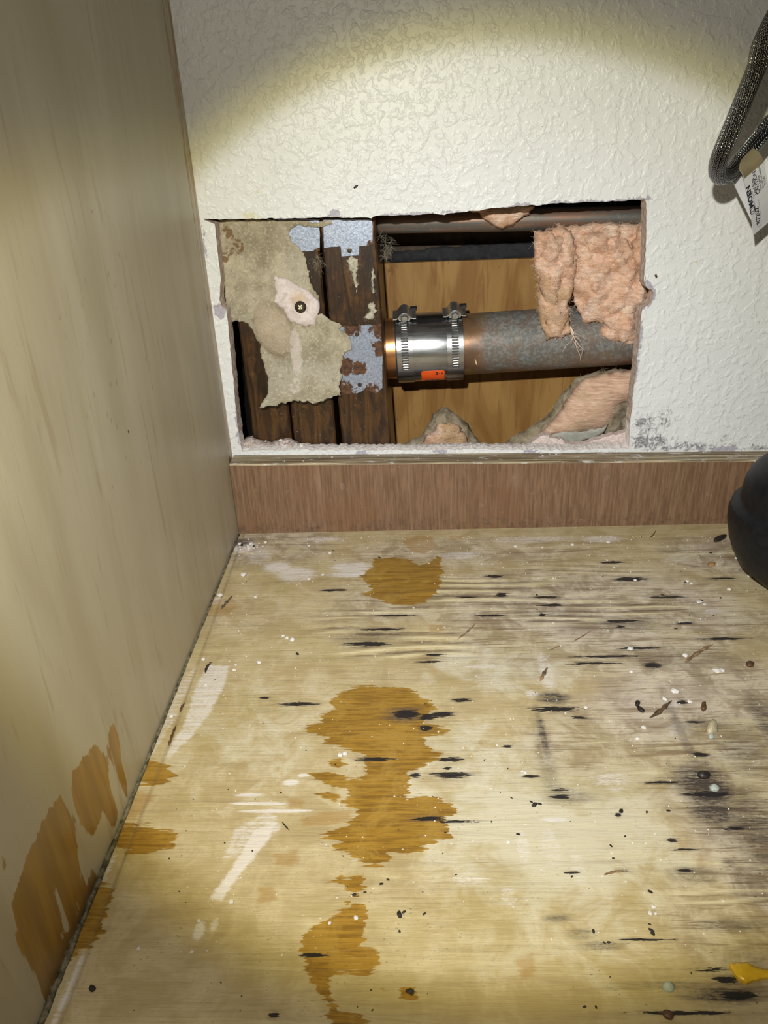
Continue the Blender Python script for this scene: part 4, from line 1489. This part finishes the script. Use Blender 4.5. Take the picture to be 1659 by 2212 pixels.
# ------------------------------------------------------------------ glass-wool insulation
def wool(label, pieces, nfib, seed, fl=.006):
    base = onY(*pieces[0][0][0], pieces[0][1])
    E_ = empty('insulation_tuft', base)
    tag(E_, label, 'insulation')
    r = np.random.default_rng(seed)
    for i, (px, y0, fr, bk, mat, amp, ns, pw, nm) in enumerate(pieces):
        P = resample(XZ(px, y0), .0030, .0007, seed=seed + i)
        o = blob(nm, P, y0, fr, bk, mat, E_, step=.0019, amp=amp, nscale=ns, seed=seed + i, power=pw)
        vs_ = np.array([v.co for v in o.data.vertices])
        half = vs_[:len(vs_) // 2]
        if nfib:
            rim = half[:len(P)]
            pick = np.vstack([rim[r.integers(0, len(rim), nfib // 2)], half[r.integers(0, len(half), nfib)]])
            fibers('wool_fibre', pick, fl, MAT['fluff'] if mat is MAT['wool_grey'] else MAT['woolfibre'], E_, .000055, .15, seed + i)
    return E_


MAT['woolfibre'] = simple('pale_wool_fibre', (.72, .50, .38), (.85, .68, .56), 300, .9, 0, 0)
def lump(x, y, rx, ry, ang, y0, fr, seed):
    r = np.random.default_rng(seed)
    pts = []
    for t in np.linspace(0, 2 * math.pi, 18, endpoint=False):
        k = 1 + .16 * math.sin(3 * t + seed) + r.normal(0, .06)
        u, v = rx * k * math.cos(t), ry * k * math.sin(t)
        pts.append((x + u * math.cos(ang) - v * math.sin(ang), y + u * math.sin(ang) + v * math.cos(ang)))
    return (pts, y0 + .0015, fr * .8, .004, MAT['wool'], .0050, 120, .85, 'wool_lobe')


wool('large pink glass-wool clump hanging over the right end of the copper pipe', [
    ([(1200,488),(1300,484),(1405,482),(1408,560),(1402,650),(1390,733),(1375,741),(1345,741),(1318,737),(1298,724),(1296,712),(1306,700),(1292,690),(1275,697),(1258,690),(1248,672),(1240,640),(1225,600)], .034, .007, .012, MAT['wool'], .0060, 70, .45, 'wool_lobe'),
    ([(1157,497),(1200,493),(1236,494),(1243,540),(1250,575),(1240,605),(1230,640),(1226,672),(1232,700),(1240,712),(1233,723),(1205,729),(1180,733),(1176,715),(1163,690),(1160,640),(1155,560)], .028, .007, .008, MAT['wool'], .0050, 95, .45, 'wool_lobe'),
    lump(1325, 560, 52, 56, .2, .031, .011, 1), lump(1368, 625, 34, 66, .1, .030, .011, 2), lump(1292, 520, 46, 28, -.2, .031, .010, 3), lump(1348, 700, 42, 36, 0, .031, .011, 4),
    lump(1284, 598, 26, 50, .25, .032, .009, 5), lump(1385, 535, 22, 46, 0, .030, .010, 6), lump(1318, 645, 38, 36, .5, .032, .010, 7),
    lump(1196, 538, 32, 38, .1, .024, .009, 8), lump(1188, 618, 25, 42, -.1, .024, .009, 9), lump(1204, 688, 26, 36, .1, .024, .009, 10), lump(1224, 560, 18, 46, .1, .025, .007, 11)], 420, 21, .0042)
fibers('wool_wisp', [onY(1232, 705, .020)] * 8, .026, MAT['woolfibre'], bpy.data.objects['insulation_tuft'], .0003, .0, 4, .25, dirs=(.45, -.15, -1.1))
wool('small pink wool droop over the thin copper tube', [
    ([(985,446),(1010,455),(1035,463),(1050,474),(1066,486),(1090,491),(1110,487),(1122,474),(1140,460),(1155,448),(1155,436),(1060,436)], .033, .006, .004, MAT['wool'], .0022, 80, .5, 'wool_lobe')], 60, 31, .004)
wool('dusty pink insulation batt sloping up in the lower right corner of the opening', [
    ([(1078,972),(1100,948),(1150,920),(1190,890),(1218,846),(1246,815),(1290,803),(1330,798),(1385,793),(1380,870),(1370,975)], .050, .014, .012, MAT['wool_grey'], .0030, 70, .5, 'batt_facing'),
    ([(1150,950),(1185,915),(1212,880),(1235,842),(1262,818),(1310,805),(1382,799),(1378,862),(1340,870),(1328,905),(1300,925),(1240,938),(1190,945)], .041, .011, .004, MAT['batt'], .0012, 50, .5, 'wool_layer')], 160, 41)
wool('small dusty pink wool tuft standing below the steel coupling', [
    ([(858,972),(880,955),(905,942),(925,925),(935,895),(955,880),(975,886),(998,905),(1018,925),(1035,950),(1045,972)], .058, .010, .008, MAT['wool_grey'], .0030, 90, .5, 'tuft_base'),
    ([(905,968),(920,945),(940,920),(960,905),(985,915),(1005,935),(1018,968)], .050, .007, .004, MAT['wool'], .0022, 100, .5, 'wool_layer')], 120, 51)

# torn grey paper facing and gypsum lying on the lower right edge
o = sheet('facing_scrap', resample(XZ([(1180,940),(1215,932),(1260,930),(1306,920),(1312,912),(1300,935),(1285,944),(1265,948),(1250,954),(1228,955),(1205,945)], .030), .002, .0004), lambda p: .028 - .05 * (p[:, 1] - .06), .0007, simple('grey_facing_paper', (.34, .34, .30), (.46, .45, .40), 120, .85), step=.002)
tag(o, 'curled grey paper scrap below the sloping insulation batt', 'paper')
P = resample(XZ([(1138,974),(1150,955),(1175,938),(1195,944),(1225,956),(1250,960),(1290,948),(1330,938),(1362,930),(1366,974)], .0145), .002, .0006)
o = sheet('gypsum_ridge', P, lambda p: .0140 - .0012 * fbm(np.stack([p[:, 0], 0 * p[:, 0], p[:, 1]], 1), 150, 3, 1.), .006, MAT['plaster_pink'], step=.002, smooth=True)
tag(o, 'ridge of broken pinkish gypsum at the lower right of the opening', 'gypsum')

# matted fluff on the studs
for k, (pts, n_, ln, lab) in enumerate((
        ([(748,560),(758,556),(772,561),(775,575),(770,592),(774,612),(771,632),(766,612),(760,590),(752,575)], 60, .0045, 'pale matted fluff streak below the nail tab plate'),
        ([(800,586),(807,580),(810,596),(806,612),(809,628),(804,634),(803,612)], 40, .0035, 'pale matted fluff high on the right edge of the pipe-side stud'),
        ([(795,656),(808,650),(812,668),(808,690),(800,694),(790,690),(782,684),(798,676)], 45, .004, 'pale matted fluff just above the rusty plate beside the pipe stub'),
        ([(672,560),(684,552),(696,558),(700,575),(690,590),(680,580)], 50, .0045, 'wispy grey fluff caught beside the torn paper and the dark gap'),
        ([(822,502),(846,508),(848,525),(838,560),(828,566),(826,530)], 70, .006, 'grey cobweb in the upper left corner of the pipe cavity'))):
    r = np.random.default_rng(60 + k)
    Yp = .0112 if k < 4 else .030
    P = resample(XZ(pts, Yp), .0012, .0005, seed=60 + k)
    E_ = empty('fluff_mat', onY(*pts[0], Yp))
    tag(E_, lab, 'fluff')
    if k in (0, 1, 2):
        blob('fluff_body', P, Yp + .0008, .0008, .0004, MAT['fluff'], E_, step=.0009, amp=.0012, nscale=500, seed=60 + k)
    c_ = P.mean(0)
    roots = []
    for q in range(n_):
        i_ = r.integers(0, len(P)); t_ = r.random() ** .5
        xz = c_ + (P[i_] - c_) * t_
        roots.append((xz[0], Yp, xz[1]))
    fibers('fluff_fibre', roots * 2, ln, MAT['fluff'], E_, .00004, .35, 70 + k, .9)
# scab of dry plaster on the pipe
# ------------------------------------------------------------------ braided hose with its hang tag
hp = [np.array([.372, -.108, .43]), onY(1690, 10, -.098), onY(1632, 152, -.092), onY(1591, 253, -.088), onY(1559, 329, -.082), onY(1550, 362, -.074), onY(1556, 380, -.064), onY(1574, 376, -.054), onY(1600, 346, -.047), onY(1640, 299, -.043), onY(1690, 246, -.040), np.array([.42, -.035, .32])]
path = catmull(hp, 14)
V, F, UV = tube(path, .0048, 28)
tag(mk('braided_hose', V, F, MAT['hose'], smooth=True, uv=UV, origin=path[len(path) // 2]), 'braided steel faucet hose looping down at the upper right', 'hose')

H0 = onY(1589, 376, -.050)
H1 = onY(1631, 340, -.0470)
vv = H1 - H0
dn = onY(1628, 508, -.046) - (H0 + np.array([0, -.006, 0]))
nn = np.cross(vv, dn); nn /= np.linalg.norm(nn)
if nn[1] > 0: nn = -nn
dh = -np.cross(vv / np.linalg.norm(vv), nn)
if dh @ dn < 0: dh = -dh
WT = np.linalg.norm(vv)
HT = np.linalg.norm(dn)
RR = .0062


def tag_pt(u, v, lift=0.0):
    """u: 0 at the fold to 1 at the tip (negative wraps over the hose), v across"""
    base = H0 + vv * v
    if u >= 0:
        cur = .010 * math.sin(math.pi * min(1, u * 1.0)) * .35
        return base + nn * (RR * (1 - .5 * u) + cur * .3 + lift) + dn * u
    if u >= -1:
        a = -u * math.pi
        return base + nn * ((RR + lift) * math.cos(a)) - dh * ((RR + lift) * math.sin(a))
    q = -u - 1
    return base + nn * (-RR * (1 - .7 * q) - lift) + dn * q * .86 + vv * (.30 * q)


TG = empty('hose_tag', tag_pt(1, .5))
tag(TG, 'white printed tag wrapped round the braided hose', 'tag')
us = [1.9, ] and list(np.linspace(-1.98, -1, 16)) + list(np.linspace(-.92, -.08, 11)) + list(np.linspace(0, 1, 20))
vs2 = np.linspace(0, 1, 10)
V, F, mi = [], [], []
for lift in (.00025, -.00025):
    for u in us:
        for v in vs2: V.append(tag_pt(u, v, lift))
nu, nv = len(us), len(vs2)
n = nu * nv
for i in range(nu - 1):
    for j in range(nv - 1):
        a = i * nv + j
        F.append((a, a + 1, a + nv + 1, a + nv)); F.append((n + a + nv, n + a + nv + 1, n + a + 1, n + a))
        k = 1 if -1.25 < us[i] < .02 else 0
        mi += [k, k]
for i in range(nu - 1):
    for j in (0, nv - 1):
        a = i * nv + j
        F.append((a, a + nv, n + a + nv, n + a)); mi.append(0)
for j in range(nv - 1):
    for i in (0, nu - 1):
        a = i * nv + j
        F.append((a, a + 1, n + a + 1, n + a)); mi.append(0)
mk('tag_sheet', V, F, [MAT['tagwhite'], MAT['tagclear']], TG, smooth=False, midx=mi)


def tag_text(name, body, u0, v0, size, label=None, bold=0.0, sx=1.0):
    """lettering that reads from the tip towards the fold, tops towards v=0"""
    cu = bpy.data.curves.new(name, 'FONT')
    cu.body = body
    cu.size = size
    cu.offset = bold
    cu.resolution_u = 3
    ob = bpy.data.objects.new(name + '_tmp', cu)
    col.objects.link(ob)
    dg = bpy.context.evaluated_depsgraph_get()
    me = bpy.data.meshes.new_from_object(ob.evaluated_get(dg))
    bpy.data.objects.remove(ob, do_unlink=True)
    V = []
    for vtx in me.vertices:
        x, y = vtx.co.x * sx, vtx.co.y
        V.append(tag_pt(u0 - x / HT, v0 - y / WT, .00035))
    F = [tuple(p.vertices) for p in me.polygons]
    bpy.data.meshes.remove(me)
    o = mk(name, V, F, MAT['ink'], TG)
    if label: o['label'] = label
    return o


def tag_line(name, pts, wd):
    """a printed rule on the tag through (u, v) points"""
    V, F = [], []
    for (ua, va), (ub, vb) in zip(pts[:-1], pts[1:]):
        d = np.array([(ub - ua) * HT, (vb - va) * WT]); L = np.linalg.norm(d); d /= L
        nrm = np.array([-d[1], d[0]]) * wd
        b = len(V)
        k = max(2, int(L / .002))
        for i in range(k + 1):
            t = i / k
            u, v = ua + (ub - ua) * t, va + (vb - va) * t
            V.append(tag_pt(u + nrm[0] / HT, v + nrm[1] / WT, .00034)); V.append(tag_pt(u - nrm[0] / HT, v - nrm[1] / WT, .00034))
        for i in range(k): F.append((b + 2 * i, b + 2 * i + 1, b + 2 * i + 3, b + 2 * i + 2))
    return mk(name, V, F, MAT['ink'], TG)


tag_text('tag_lettering', 'MOEN', .545, .175, .0040, 'black bold brand lettering', .00016, 1.25)
tag_text('tag_lettering', '87202', .885, .385, .0036, 'black part number', .00008, 1.3)
tag_text('tag_lettering', 'Lead Free', .40, .40, .0026, None, .00004)
tag_text('tag_lettering', 'CAUTION', .42, .56, .0032, None, .00007)
tag_text('tag_lettering', 'hand tighten', .40, .68, .0019, None, .00002)
tag_text('tag_lettering', 'do not use sealant', .40, .79, .0019, None, .00002)
tag_text('tag_lettering', 'T11741', .38, .92, .0019, None, .00002)
tag_line('tag_rule', [(.30, .235), (.90, .235), (.935, .28), (.935, .40), (.90, .445), (.50, .445)], .00008)
# round emblem beside the lettering: a ring with a smaller ring inside
for k_ in (.565, .602):
    tag_line('tag_emblem', [(k_ + .0019 * math.cos(t) / HT, .10 + .0016 * math.sin(t) / WT) for t in np.linspace(0, 2 * math.pi, 15)], .00024)

# ------------------------------------------------------------------ black plumbing fitting hanging at the right edge
FC = onY(1580, 1100, -.105) + np.array([.0590, 0, -.011])
prof = [(.0, -.047), (.018, -.046), (.034, -.041), (.046, -.030), (.053, -.016), (.0556, -.004), (.0560, .002), (.0550, .007), (.0522, .010), (.0505, .0110), (.0498, .013), (.0500, .016), (.0492, .024), (.0462, .031), (.0410, .037), (.034, .041), (.027, .0435), (.0225, .0460), (.0215, .05), (.0215, .30)]
V, F = lathe(prof, FC, (0.0, 0, 1), 64)
FT = empty('plumbing_fitting', FC - np.array([0, 0, .047]))
tag(FT, 'black rounded plumbing fitting with a stepped rim at the right edge', 'fitting')
k = 64
mk('bowl', V[:k * 8], [f for f in F[:k * 7]] + [F[-2]], MAT['rubber'], FT, smooth=True)
V2 = V[k * 7:]
F2 = [tuple(i - k * 7 for i in f) for f in F[k * 7:-2]] + [tuple(i - k * 7 for i in F[-1])]
mk('dome', V2, F2, MAT['rubber'], FT, smooth=True)

# ------------------------------------------------------------------ debris
def rock_mesh(name, mat, seed, flat=.6, n=1):
    """a small irregular crumb of unit size"""
    import bmesh
    bm = bmesh.new()
    bmesh.ops.create_icosphere(bm, subdivisions=1, radius=.5)
    r = random.Random(seed)
    for v in bm.verts:
        v.co *= r.uniform(.72, 1.18)
        v.co.z *= flat
    zm = min(v.co.z for v in bm.verts)
    for v in bm.verts: v.co.z -= zm
    me = bpy.data.meshes.new(name)
    bm.to_mesh(me); bm.free()
    me.materials.append(mat)
    return me


def drop(name, me, loc, s, rz, label, cat, group=None, sc=None, tilt=0.0):
    o = bpy.data.objects.new(name, me)
    col.objects.link(o)
    o.location = Vector([float(c) for c in loc])
    o.scale = sc if sc else (s, s, s)
    o.rotation_euler = (tilt, 0, rz)
    tag(o, label, cat, group)
    return o


WM = [rock_mesh('plaster_crumb', MAT['plaster'], 100 + i, .45) for i in range(6)]
PM = [rock_mesh('plaster_crumb', MAT['plaster_pink'], 120 + i, .75) for i in range(5)] + [rock_mesh('plaster_crumb', MAT['plaster'], 130 + i, .75) for i in range(4)]
KM = [rock_mesh('dark_crumb', MAT['blackbit'], 140 + i, .5) for i in range(5)]
BM_ = [rock_mesh('brown_crumb', MAT['brownbit'], 150 + i, .35) for i in range(4)]
rr = random.Random(5)
# pile of crumbled gypsum on the lower left ledge of the opening
lab = 'crumb of broken gypsum in the pile at the lower left of the opening'
for i in range(72):
    t = rr.random()
    x = 520 + t * 145 + rr.gauss(0, 4)
    h = 26 * math.sin(math.pi * min(1, .15 + .85 * (1 - t))) * (.4 + .6 * rr.random())
    lay = rr.random()
    y = 975 - h * lay
    Y = .0040 + .0045 * lay + rr.uniform(-.001, .001)
    p = onY(x, y, Y)
    s = rr.uniform(.0016, .0040)
    drop('plaster_crumb', PM[rr.randrange(9)], p, s, rr.uniform(0, 6.28), lab, 'crumb', 'gypsum crumbs on the opening ledge', tilt=rr.uniform(-.8, .8))
# mound under the pile
P = resample(XZ([(516,990),(520,958),(532,946),(548,944),(560,952),(580,958),(600,950),(625,948),(645,958),(668,972),(690,990)], .011), .0022, .0006)
o = blob('gypsum_mound', P, .0135, .0068, .002, simple('powdery_gypsum', (.30, .24, .22), (.58, .49, .46), 420, .9, 0, .9, .001), None, step=.0016, amp=.0022, nscale=220, seed=3)
tag(o, 'mound of powdery gypsum at the lower left of the opening', 'gypsum')
# crumbs along the bottom cut
lab = 'white crumb lying along the bottom cut of the opening'
for i in range(34):
    x = rr.uniform(660, 1355)
    p = onY(x, 976 + rr.uniform(-2, 2), 0)
    Yd = rr.uniform(.001, .011)
    p = np.array([p[0], Yd, p[2] + .0003])
    drop('plaster_crumb', WM[rr.randrange(6)], p, rr.uniform(.0010, .0026), rr.uniform(0, 6.28), lab, 'crumb', 'crumbs on the bottom cut')
lab = 'tiny white crumb lying on top of the brown cleat'
for i in range(28):
    x = rr.uniform(520, 1640) if i % 3 else rr.uniform(600, 1150)
    Yd = rr.uniform(-.016, -.002)
    X_ = onY(x, 990, -.01)[0]
    h = .0588 - (X_ / .39) * .0072 - .0002
    drop('plaster_crumb', WM[rr.randrange(6)], (X_, Yd, h), rr.uniform(.0006, .0018), rr.uniform(0, 6.28), lab, 'crumb', 'crumbs on the cleat')

# crumbs on the floor: first the ones that stand out, then scatter
ZONES = [(0, 0, 780, 1330, 'back left by the panel'), (780, 0, 1200, 1330, 'just below the cleat around the upper stain'), (1200, 0, 1700, 1330, 'back right near the black fitting'),
         (0, 1330, 660, 1700, 'left of the large stain'), (660, 1330, 1060, 1700, 'around the large stain'), (1060, 1330, 1380, 1700, 'right of the large stain'), (1380, 1330, 1700, 1700, 'around the round tan pebble'),
         (0, 1700, 660, 2300, 'front left by the white scratches'), (660, 1700, 1060, 2300, 'around the lowest stain'), (1060, 1700, 1380, 2300, 'on the pale front part'), (1380, 1700, 1700, 2300, 'front right near the yellow flake')]


def zname(x, y):
    for a, b, c, d, nm in ZONES:
        if a <= x < c and b <= y < d: return nm
    return 'front right near the yellow flake'


def zone(what, x, y): return what + ' on the floor, ' + zname(x, y)


for (x, y, s) in ((668,1253,9),(713,1196,8),(697,1243,9),(552,1291,8),(612,1375,8),(632,1383,12),(620,1379,8),(668,1180,6),(527,1243,14),(475,1287,12),(1113,1182,9),(1172,1183,6),(1237,1178,9),(1313,1173,10),(1311,1211,6),(1326,1227,6),(1195,1250,5),(1372,1255,9),(1484,1257,8),(1493,1262,8),(1575,1274,10),(1619,1246,10),(1655,1202,8),(1590,1207,7),(1040,1220,6),(1510,1303,12),(1522,1308,9),(1548,1453,14),(1560,1450,9),(1458,1495,14),(1435,1512,9),(1490,1517,9),(1391,1573,9),(1377,1597,7),(1266,1529,8),(1361,1404,11),(1363,1452,8),(1480,1417,10),(440,1425,8),(445,1480,6),(510,1438,6),(505,1448,7),(371,1548,8),(560,1433,9),(507,1448,6),(1135,1670,6),(1128,1668,5),(745,1630,9),(735,1632,8),(500,1950,6),(1405,1975,7),(1416,1975,5),(1412,1960,6),(430,1990,5),(770,1985,7),(712,1995,5),(1098,1820,6),(415,2057,5),(300,2050,5)):
    p = onZ(x, y, 0)
    drop('plaster_crumb', WM[rr.randrange(6)], p, s / 3100 * 1.1, rr.uniform(0, 6.28), zone('tiny white plaster crumb', x, y), 'crumb', 'white crumbs on the floor, ' + zname(x, y))
for i in range(76):
    while True:
        x = rr.uniform(380, 1655); y = 1160 + 1040 * rr.random() ** 2.4
        p = onZ(x, y, 0)
        if .006 < p[0] < .40: break
    drop('plaster_crumb', WM[rr.randrange(6)], p, rr.uniform(.0005, .0014), rr.uniform(0, 6.28), zone('tiny white plaster crumb', x, y), 'crumb', 'white crumbs on the floor, ' + zname(x, y))
for (x, y, s) in ((642,1413,11),(1155,1740,13),(1148,1733,7),(1165,1737,8),(1105,1724,5),(1119,1803,7),(1342,1753,11),(1335,1760,6),(1397,1755,6),(1443,1752,7),(1320,1828,6),(1350,1807,5),(1404,1927,8),(1403,1997,5),(1408,2011,9),(1410,2018,8),(1282,2013,7),(1305,2037,5),(1315,2036,6),(862,1977,13),(872,1971,7),(917,1974,6),(863,2013,5),(765,1934,8),(788,1928,5),(824,1910,7),(838,1901,6),(545,1838,4),(200,2136,13),(165,1667,8),(162,1733,7),(1263,2176,6),(1287,2176,5),(1325,1855,5),(1235,1894,5),(1556,1292,8),(1515,1297,9),(1480,1258,7),(1432,1286,9),(1160,1286,8),(1302,1246,5),(1541,1330,5),(1460,1358,8),(1535,1195,9),(1478,1262,6),(1600,1188,7),(1648,1226,8),(884,2142,12),(890,2147,7),(720,1190,7),(820,1205,9),(1012,1186,6),(450,1437,10),(455,1432,6),(522,1178,16),(533,1181,8),(548,1180,9),(1385,1160,6)):
    p = onZ(x, y, 0)
    if p[0] < .003: continue
    drop('dark_crumb', KM[rr.randrange(5)], p, 1, rr.uniform(0, 6.28), zone('tiny black crumb', x, y), 'crumb', 'black crumbs on the floor, ' + zname(x, y), sc=(s / 3300 * 1.05, s / 3300 * .62, s / 3300 * .45))
for i in range(110):
    while True:
        x = rr.uniform(200, 1655); y = 1160 + 1040 * rr.random() ** 1.5
        p = onZ(x, y, 0)
        if .006 < p[0] < .40: break
    s = rr.uniform(.0004, .0012)
    drop('dark_crumb', KM[rr.randrange(5)], p, 1, rr.uniform(0, 6.28), zone('tiny black crumb', x, y), 'crumb', 'black crumbs on the floor, ' + zname(x, y), sc=(s * 1.3, s * .7, s * .45))

# plaster dust too fine to count
V, F = [], []
for i in range(700):
    while True:
        x = rr.uniform(380, 1655); y = 1158 + 900 * rr.random() ** 2.6
        p = onZ(x, y, 0)
        if .004 < p[0] < .40: break
    s_ = rr.uniform(.00018, .00042); t_ = rr.uniform(0, 3)
    b = len(V)
    for q in range(4): V.append((p[0] + s_ * math.cos(t_ + q * 1.57), p[1] + s_ * math.sin(t_ + q * 1.57), .0001))
    V.append((p[0], p[1], .0001 + s_ * 1.2))
    F += [(b, b + 1, b + 4), (b + 1, b + 2, b + 4), (b + 2, b + 3, b + 4), (b + 3, b, b + 4), (b + 3, b + 2, b + 1, b)]
tag(mk('plaster_dust', V, F, MAT['plaster']), 'fine white plaster dust sprinkled over the back of the plywood floor', 'dust', kind='stuff')

# heap in the back left corner of the floor
lab = 'pinkish gypsum crumb in the heap in the back left floor corner'
for i in range(30):
    x = rr.gauss(537, 16); y = rr.gauss(1183, 7)
    p = onZ(x, max(1163, y), 0)
    if p[0] < .003 or p[1] > -.0215: continue
    drop('plaster_crumb', PM[rr.randrange(9)], p, rr.uniform(.0012, .0030), rr.uniform(0, 6.28), lab, 'crumb', 'crumb heap in the floor corner')


def flake(name, px, h, mat, label, cat, dome=.0):
    """a flat or slightly domed chip on the floor from its outline"""
    P2 = XYf(px)
    P2 = resample(P2, .0012, .0001)
    P, F = cdt_fill(P2, (), .0012)
    d = pdist(P, P2)
    n = len(P)
    c = P.mean(0)
    zt = h + dome * np.sqrt(np.clip(d / max(d.max(), 1e-6), 0, 1))
    V = [(p[0], p[1], z) for p, z in zip(P, zt)] + [(p[0], p[1], .00005) for p in P]
    FF = [tuple(f) for f in F] + [(f[2] + n, f[1] + n, f[0] + n) for f in F] + [(b, a, a + n, b + n) for a, b in boundary(F)]
    return tag(mk(name, V, FF, mat, smooth=[dome > 0] * len(F) + [False] * (len(FF) - len(F)), origin=(c[0], c[1], 0)), label, cat)


def oval(x, y, a, b, ang=0, n=12):
    return [(x + a * math.cos(t) * math.cos(ang) - b * math.sin(t) * math.sin(ang), y + a * math.cos(t) * math.sin(ang) + b * math.sin(t) * math.cos(ang)) for t in np.linspace(0, 2 * math.pi, n, endpoint=False)]


flake('wood_chip', [(1513,1532),(1516,1520),(1524,1519),(1526,1533),(1520,1537)], .0012, MAT['brownbit'], 'dark brown angular chip near the round tan pebble', 'chip', .0006)
flake('wood_chip', oval(1620, 1436, 9, 6, .1), .0010, MAT['brownbit'], 'dark reddish brown oval chip at the far right of the floor', 'chip', .0008)
flake('wood_chip', oval(1537, 1220, 8, 5, 0), .0010, simple('tan_chip', (.30, .17, .06), (.40, .25, .10), 300), 'tan oval chip near the black plumbing fitting', 'chip', .0006)
flake('wood_chip', oval(1555, 1164, 15, 5, -.35), .0012, MAT['blackbit'], 'long black chip near the cleat below the right wall', 'chip', .0006)
flake('wood_chip', oval(1377, 1521, 5, 6, .4), .0010, MAT['blackbit'], 'small black chip just above the paired black sliver', 'chip', .0006)
flake('wood_chip', oval(1384, 1534, 9, 4, .6), .0010, MAT['blackbit'], 'slanted black sliver left of the dark curved splinter', 'chip', .0006)
flake('wood_chip', oval(1443, 2194, 13, 9, .5), .0010, MAT['brownbit'], 'dark brown chip lying at the bottom edge of the floor', 'chip', .0005)
flake('pebble', oval(1537, 1577, 12.5, 12.5), .0016, MAT['tanpebble'], 'round tan pebble on the right of the floor', 'pebble', .0042)
flake('pebble', oval(1536, 1592, 6, 5), .0008, MAT['bluegrey'], 'tiny grey pebble touching the round tan pebble', 'pebble', .0012)
flake('pebble', oval(1543, 1703, 11, 7.5, .15), .0008, MAT['bluegrey'], 'pale blue-grey pebble on the dark mouldy patch', 'pebble', .0014)
flake('pebble', oval(1443, 2134, 14, 11, .3), .0010, MAT['bluegrey'], 'pale blue-grey pebble near the yellow flake', 'pebble', .0018)
flake('yellow_flake', [(1574,2086),(1590,2084),(1612,2084),(1630,2093),(1650,2098),(1700,2100),(1715,2112),(1690,2122),(1655,2116),(1630,2121),(1612,2128),(1598,2122),(1585,2108)], .0014, MAT['yellow'], 'yellow plastic flake at the lower right of the floor', 'flake', .0008)
flake('grit_bit', oval(1520, 1676, 14, 8, .1), .0010, MAT['blackbit'], 'dark gritty lump on the mouldy patch above the blue-grey pebble', 'grit', .0016)


def splinter(px, wd, mat, label, bend=0.0, h=.0011):
    pts = [onZ(x, y, h) for x, y in px]
    path = catmull(pts, 6) if len(pts) > 2 else np.array([pts[0] + (pts[1] - pts[0]) * t for t in np.linspace(0, 1, 8)])
    k = len(path)
    t = np.linspace(0, 1, k)
    rad = wd * .68 * np.clip(np.minimum(t * 5 + .25, (1 - t) * 3.2 + .15), 0, 1) * (1 + .3 * np.sin(t * 19 + wd * 9e4))
    path[:, 2] = rad * .55 + .00008
    V, F, _ = tube(path, rad, 6)
    V[:, 2] = V[:, 2] * .6
    return tag(mk('wood_splinter', V, F, mat, origin=path[k // 2] * np.array([1, 1, 0])), label, 'splinter')


splinter([(988, 1379), (1008, 1363), (1028, 1344)], .0008, MAT['splinter'], 'slim wood splinter slanting up in the middle of the floor')
splinter([(1480, 1428), (1508, 1408), (1541, 1388)], .0016, MAT['splinter'], 'long pale wood splinter slanting near the right edge of the floor')
splinter([(1404, 1548), (1425, 1535), (1438, 1523), (1452, 1510)], .0017, simple('dark_splinter', (.05, .03, .018), (.17, .10, .05), 300), 'dark curved wood splinter beside two black chips')
splinter([(1167, 1468), (1174, 1455), (1183, 1438)], .0015, simple('two_tone_splinter', (.05, .03, .02), (.34, .22, .11), 90), 'short dark and tan splinter right of the floor centre')
splinter([(1238, 1383), (1258, 1372), (1277, 1359)], .0006, MAT['splinter'], 'faint thin splinter on the mouldy grain below the cleat')
splinter([(609, 1772), (615, 1780), (625, 1791)], .0005, MAT['blackbit'], 'fine black sliver below the white scratches')
splinter([(1185, 1403), (1200, 1396), (1212, 1392)], .0005, MAT['splinter'], 'short thin splinter above the two-tone splinter')
splinter([(1403, 1160), (1412, 1152), (1417, 1143)], .0006, MAT['brownbit'], 'thin brown sliver leaning near the foot of the cleat')
splinter([(478, 1312), (488, 1300), (502, 1284)], .0013, simple('grey_splinter', (.06, .05, .035), (.16, .13, .09), 300), 'dark splinter beside the left panel at the back of the floor')
splinter([(388, 1535), (392, 1525), (398, 1515)], .0010, MAT['brownbit'], 'upper dark brown strip in the white smear by the panel')
splinter([(364, 1607), (371, 1586), (380, 1562)], .0009, MAT['brownbit'], 'lower dark brown strip in the white smear by the panel')
splinter([(443, 1450), (446, 1440), (452, 1430)], .0012, MAT['blackbit'], 'black sliver at the top of the white smear')
splinter([(1305, 1886), (1325, 1881), (1352, 1877)], .0007, MAT['splinter'], 'thin tan splinter low on the pale part of the floor')

# black fleck stuck to the wall above the opening
P = resample(XZ([(763,405),(768,400),(774,400),(771,405),(765,408)], -.0004), .001, .0001)
tag(sheet('wall_fleck', P, lambda p: np.full(len(p), -.0006), .0007, MAT['blackbit'], step=.001), 'black fleck stuck to the white wall above the opening', 'fleck')
P = resample(XZ([(1414,594),(1418,592),(1420,598),(1417,602)], -.0004), .001, .0001)
tag(sheet('wall_fleck', P, lambda p: np.full(len(p), -.0006), .0007, MAT['brownbit'], step=.001), 'small brown fleck stuck to the white wall right of the opening', 'fleck')
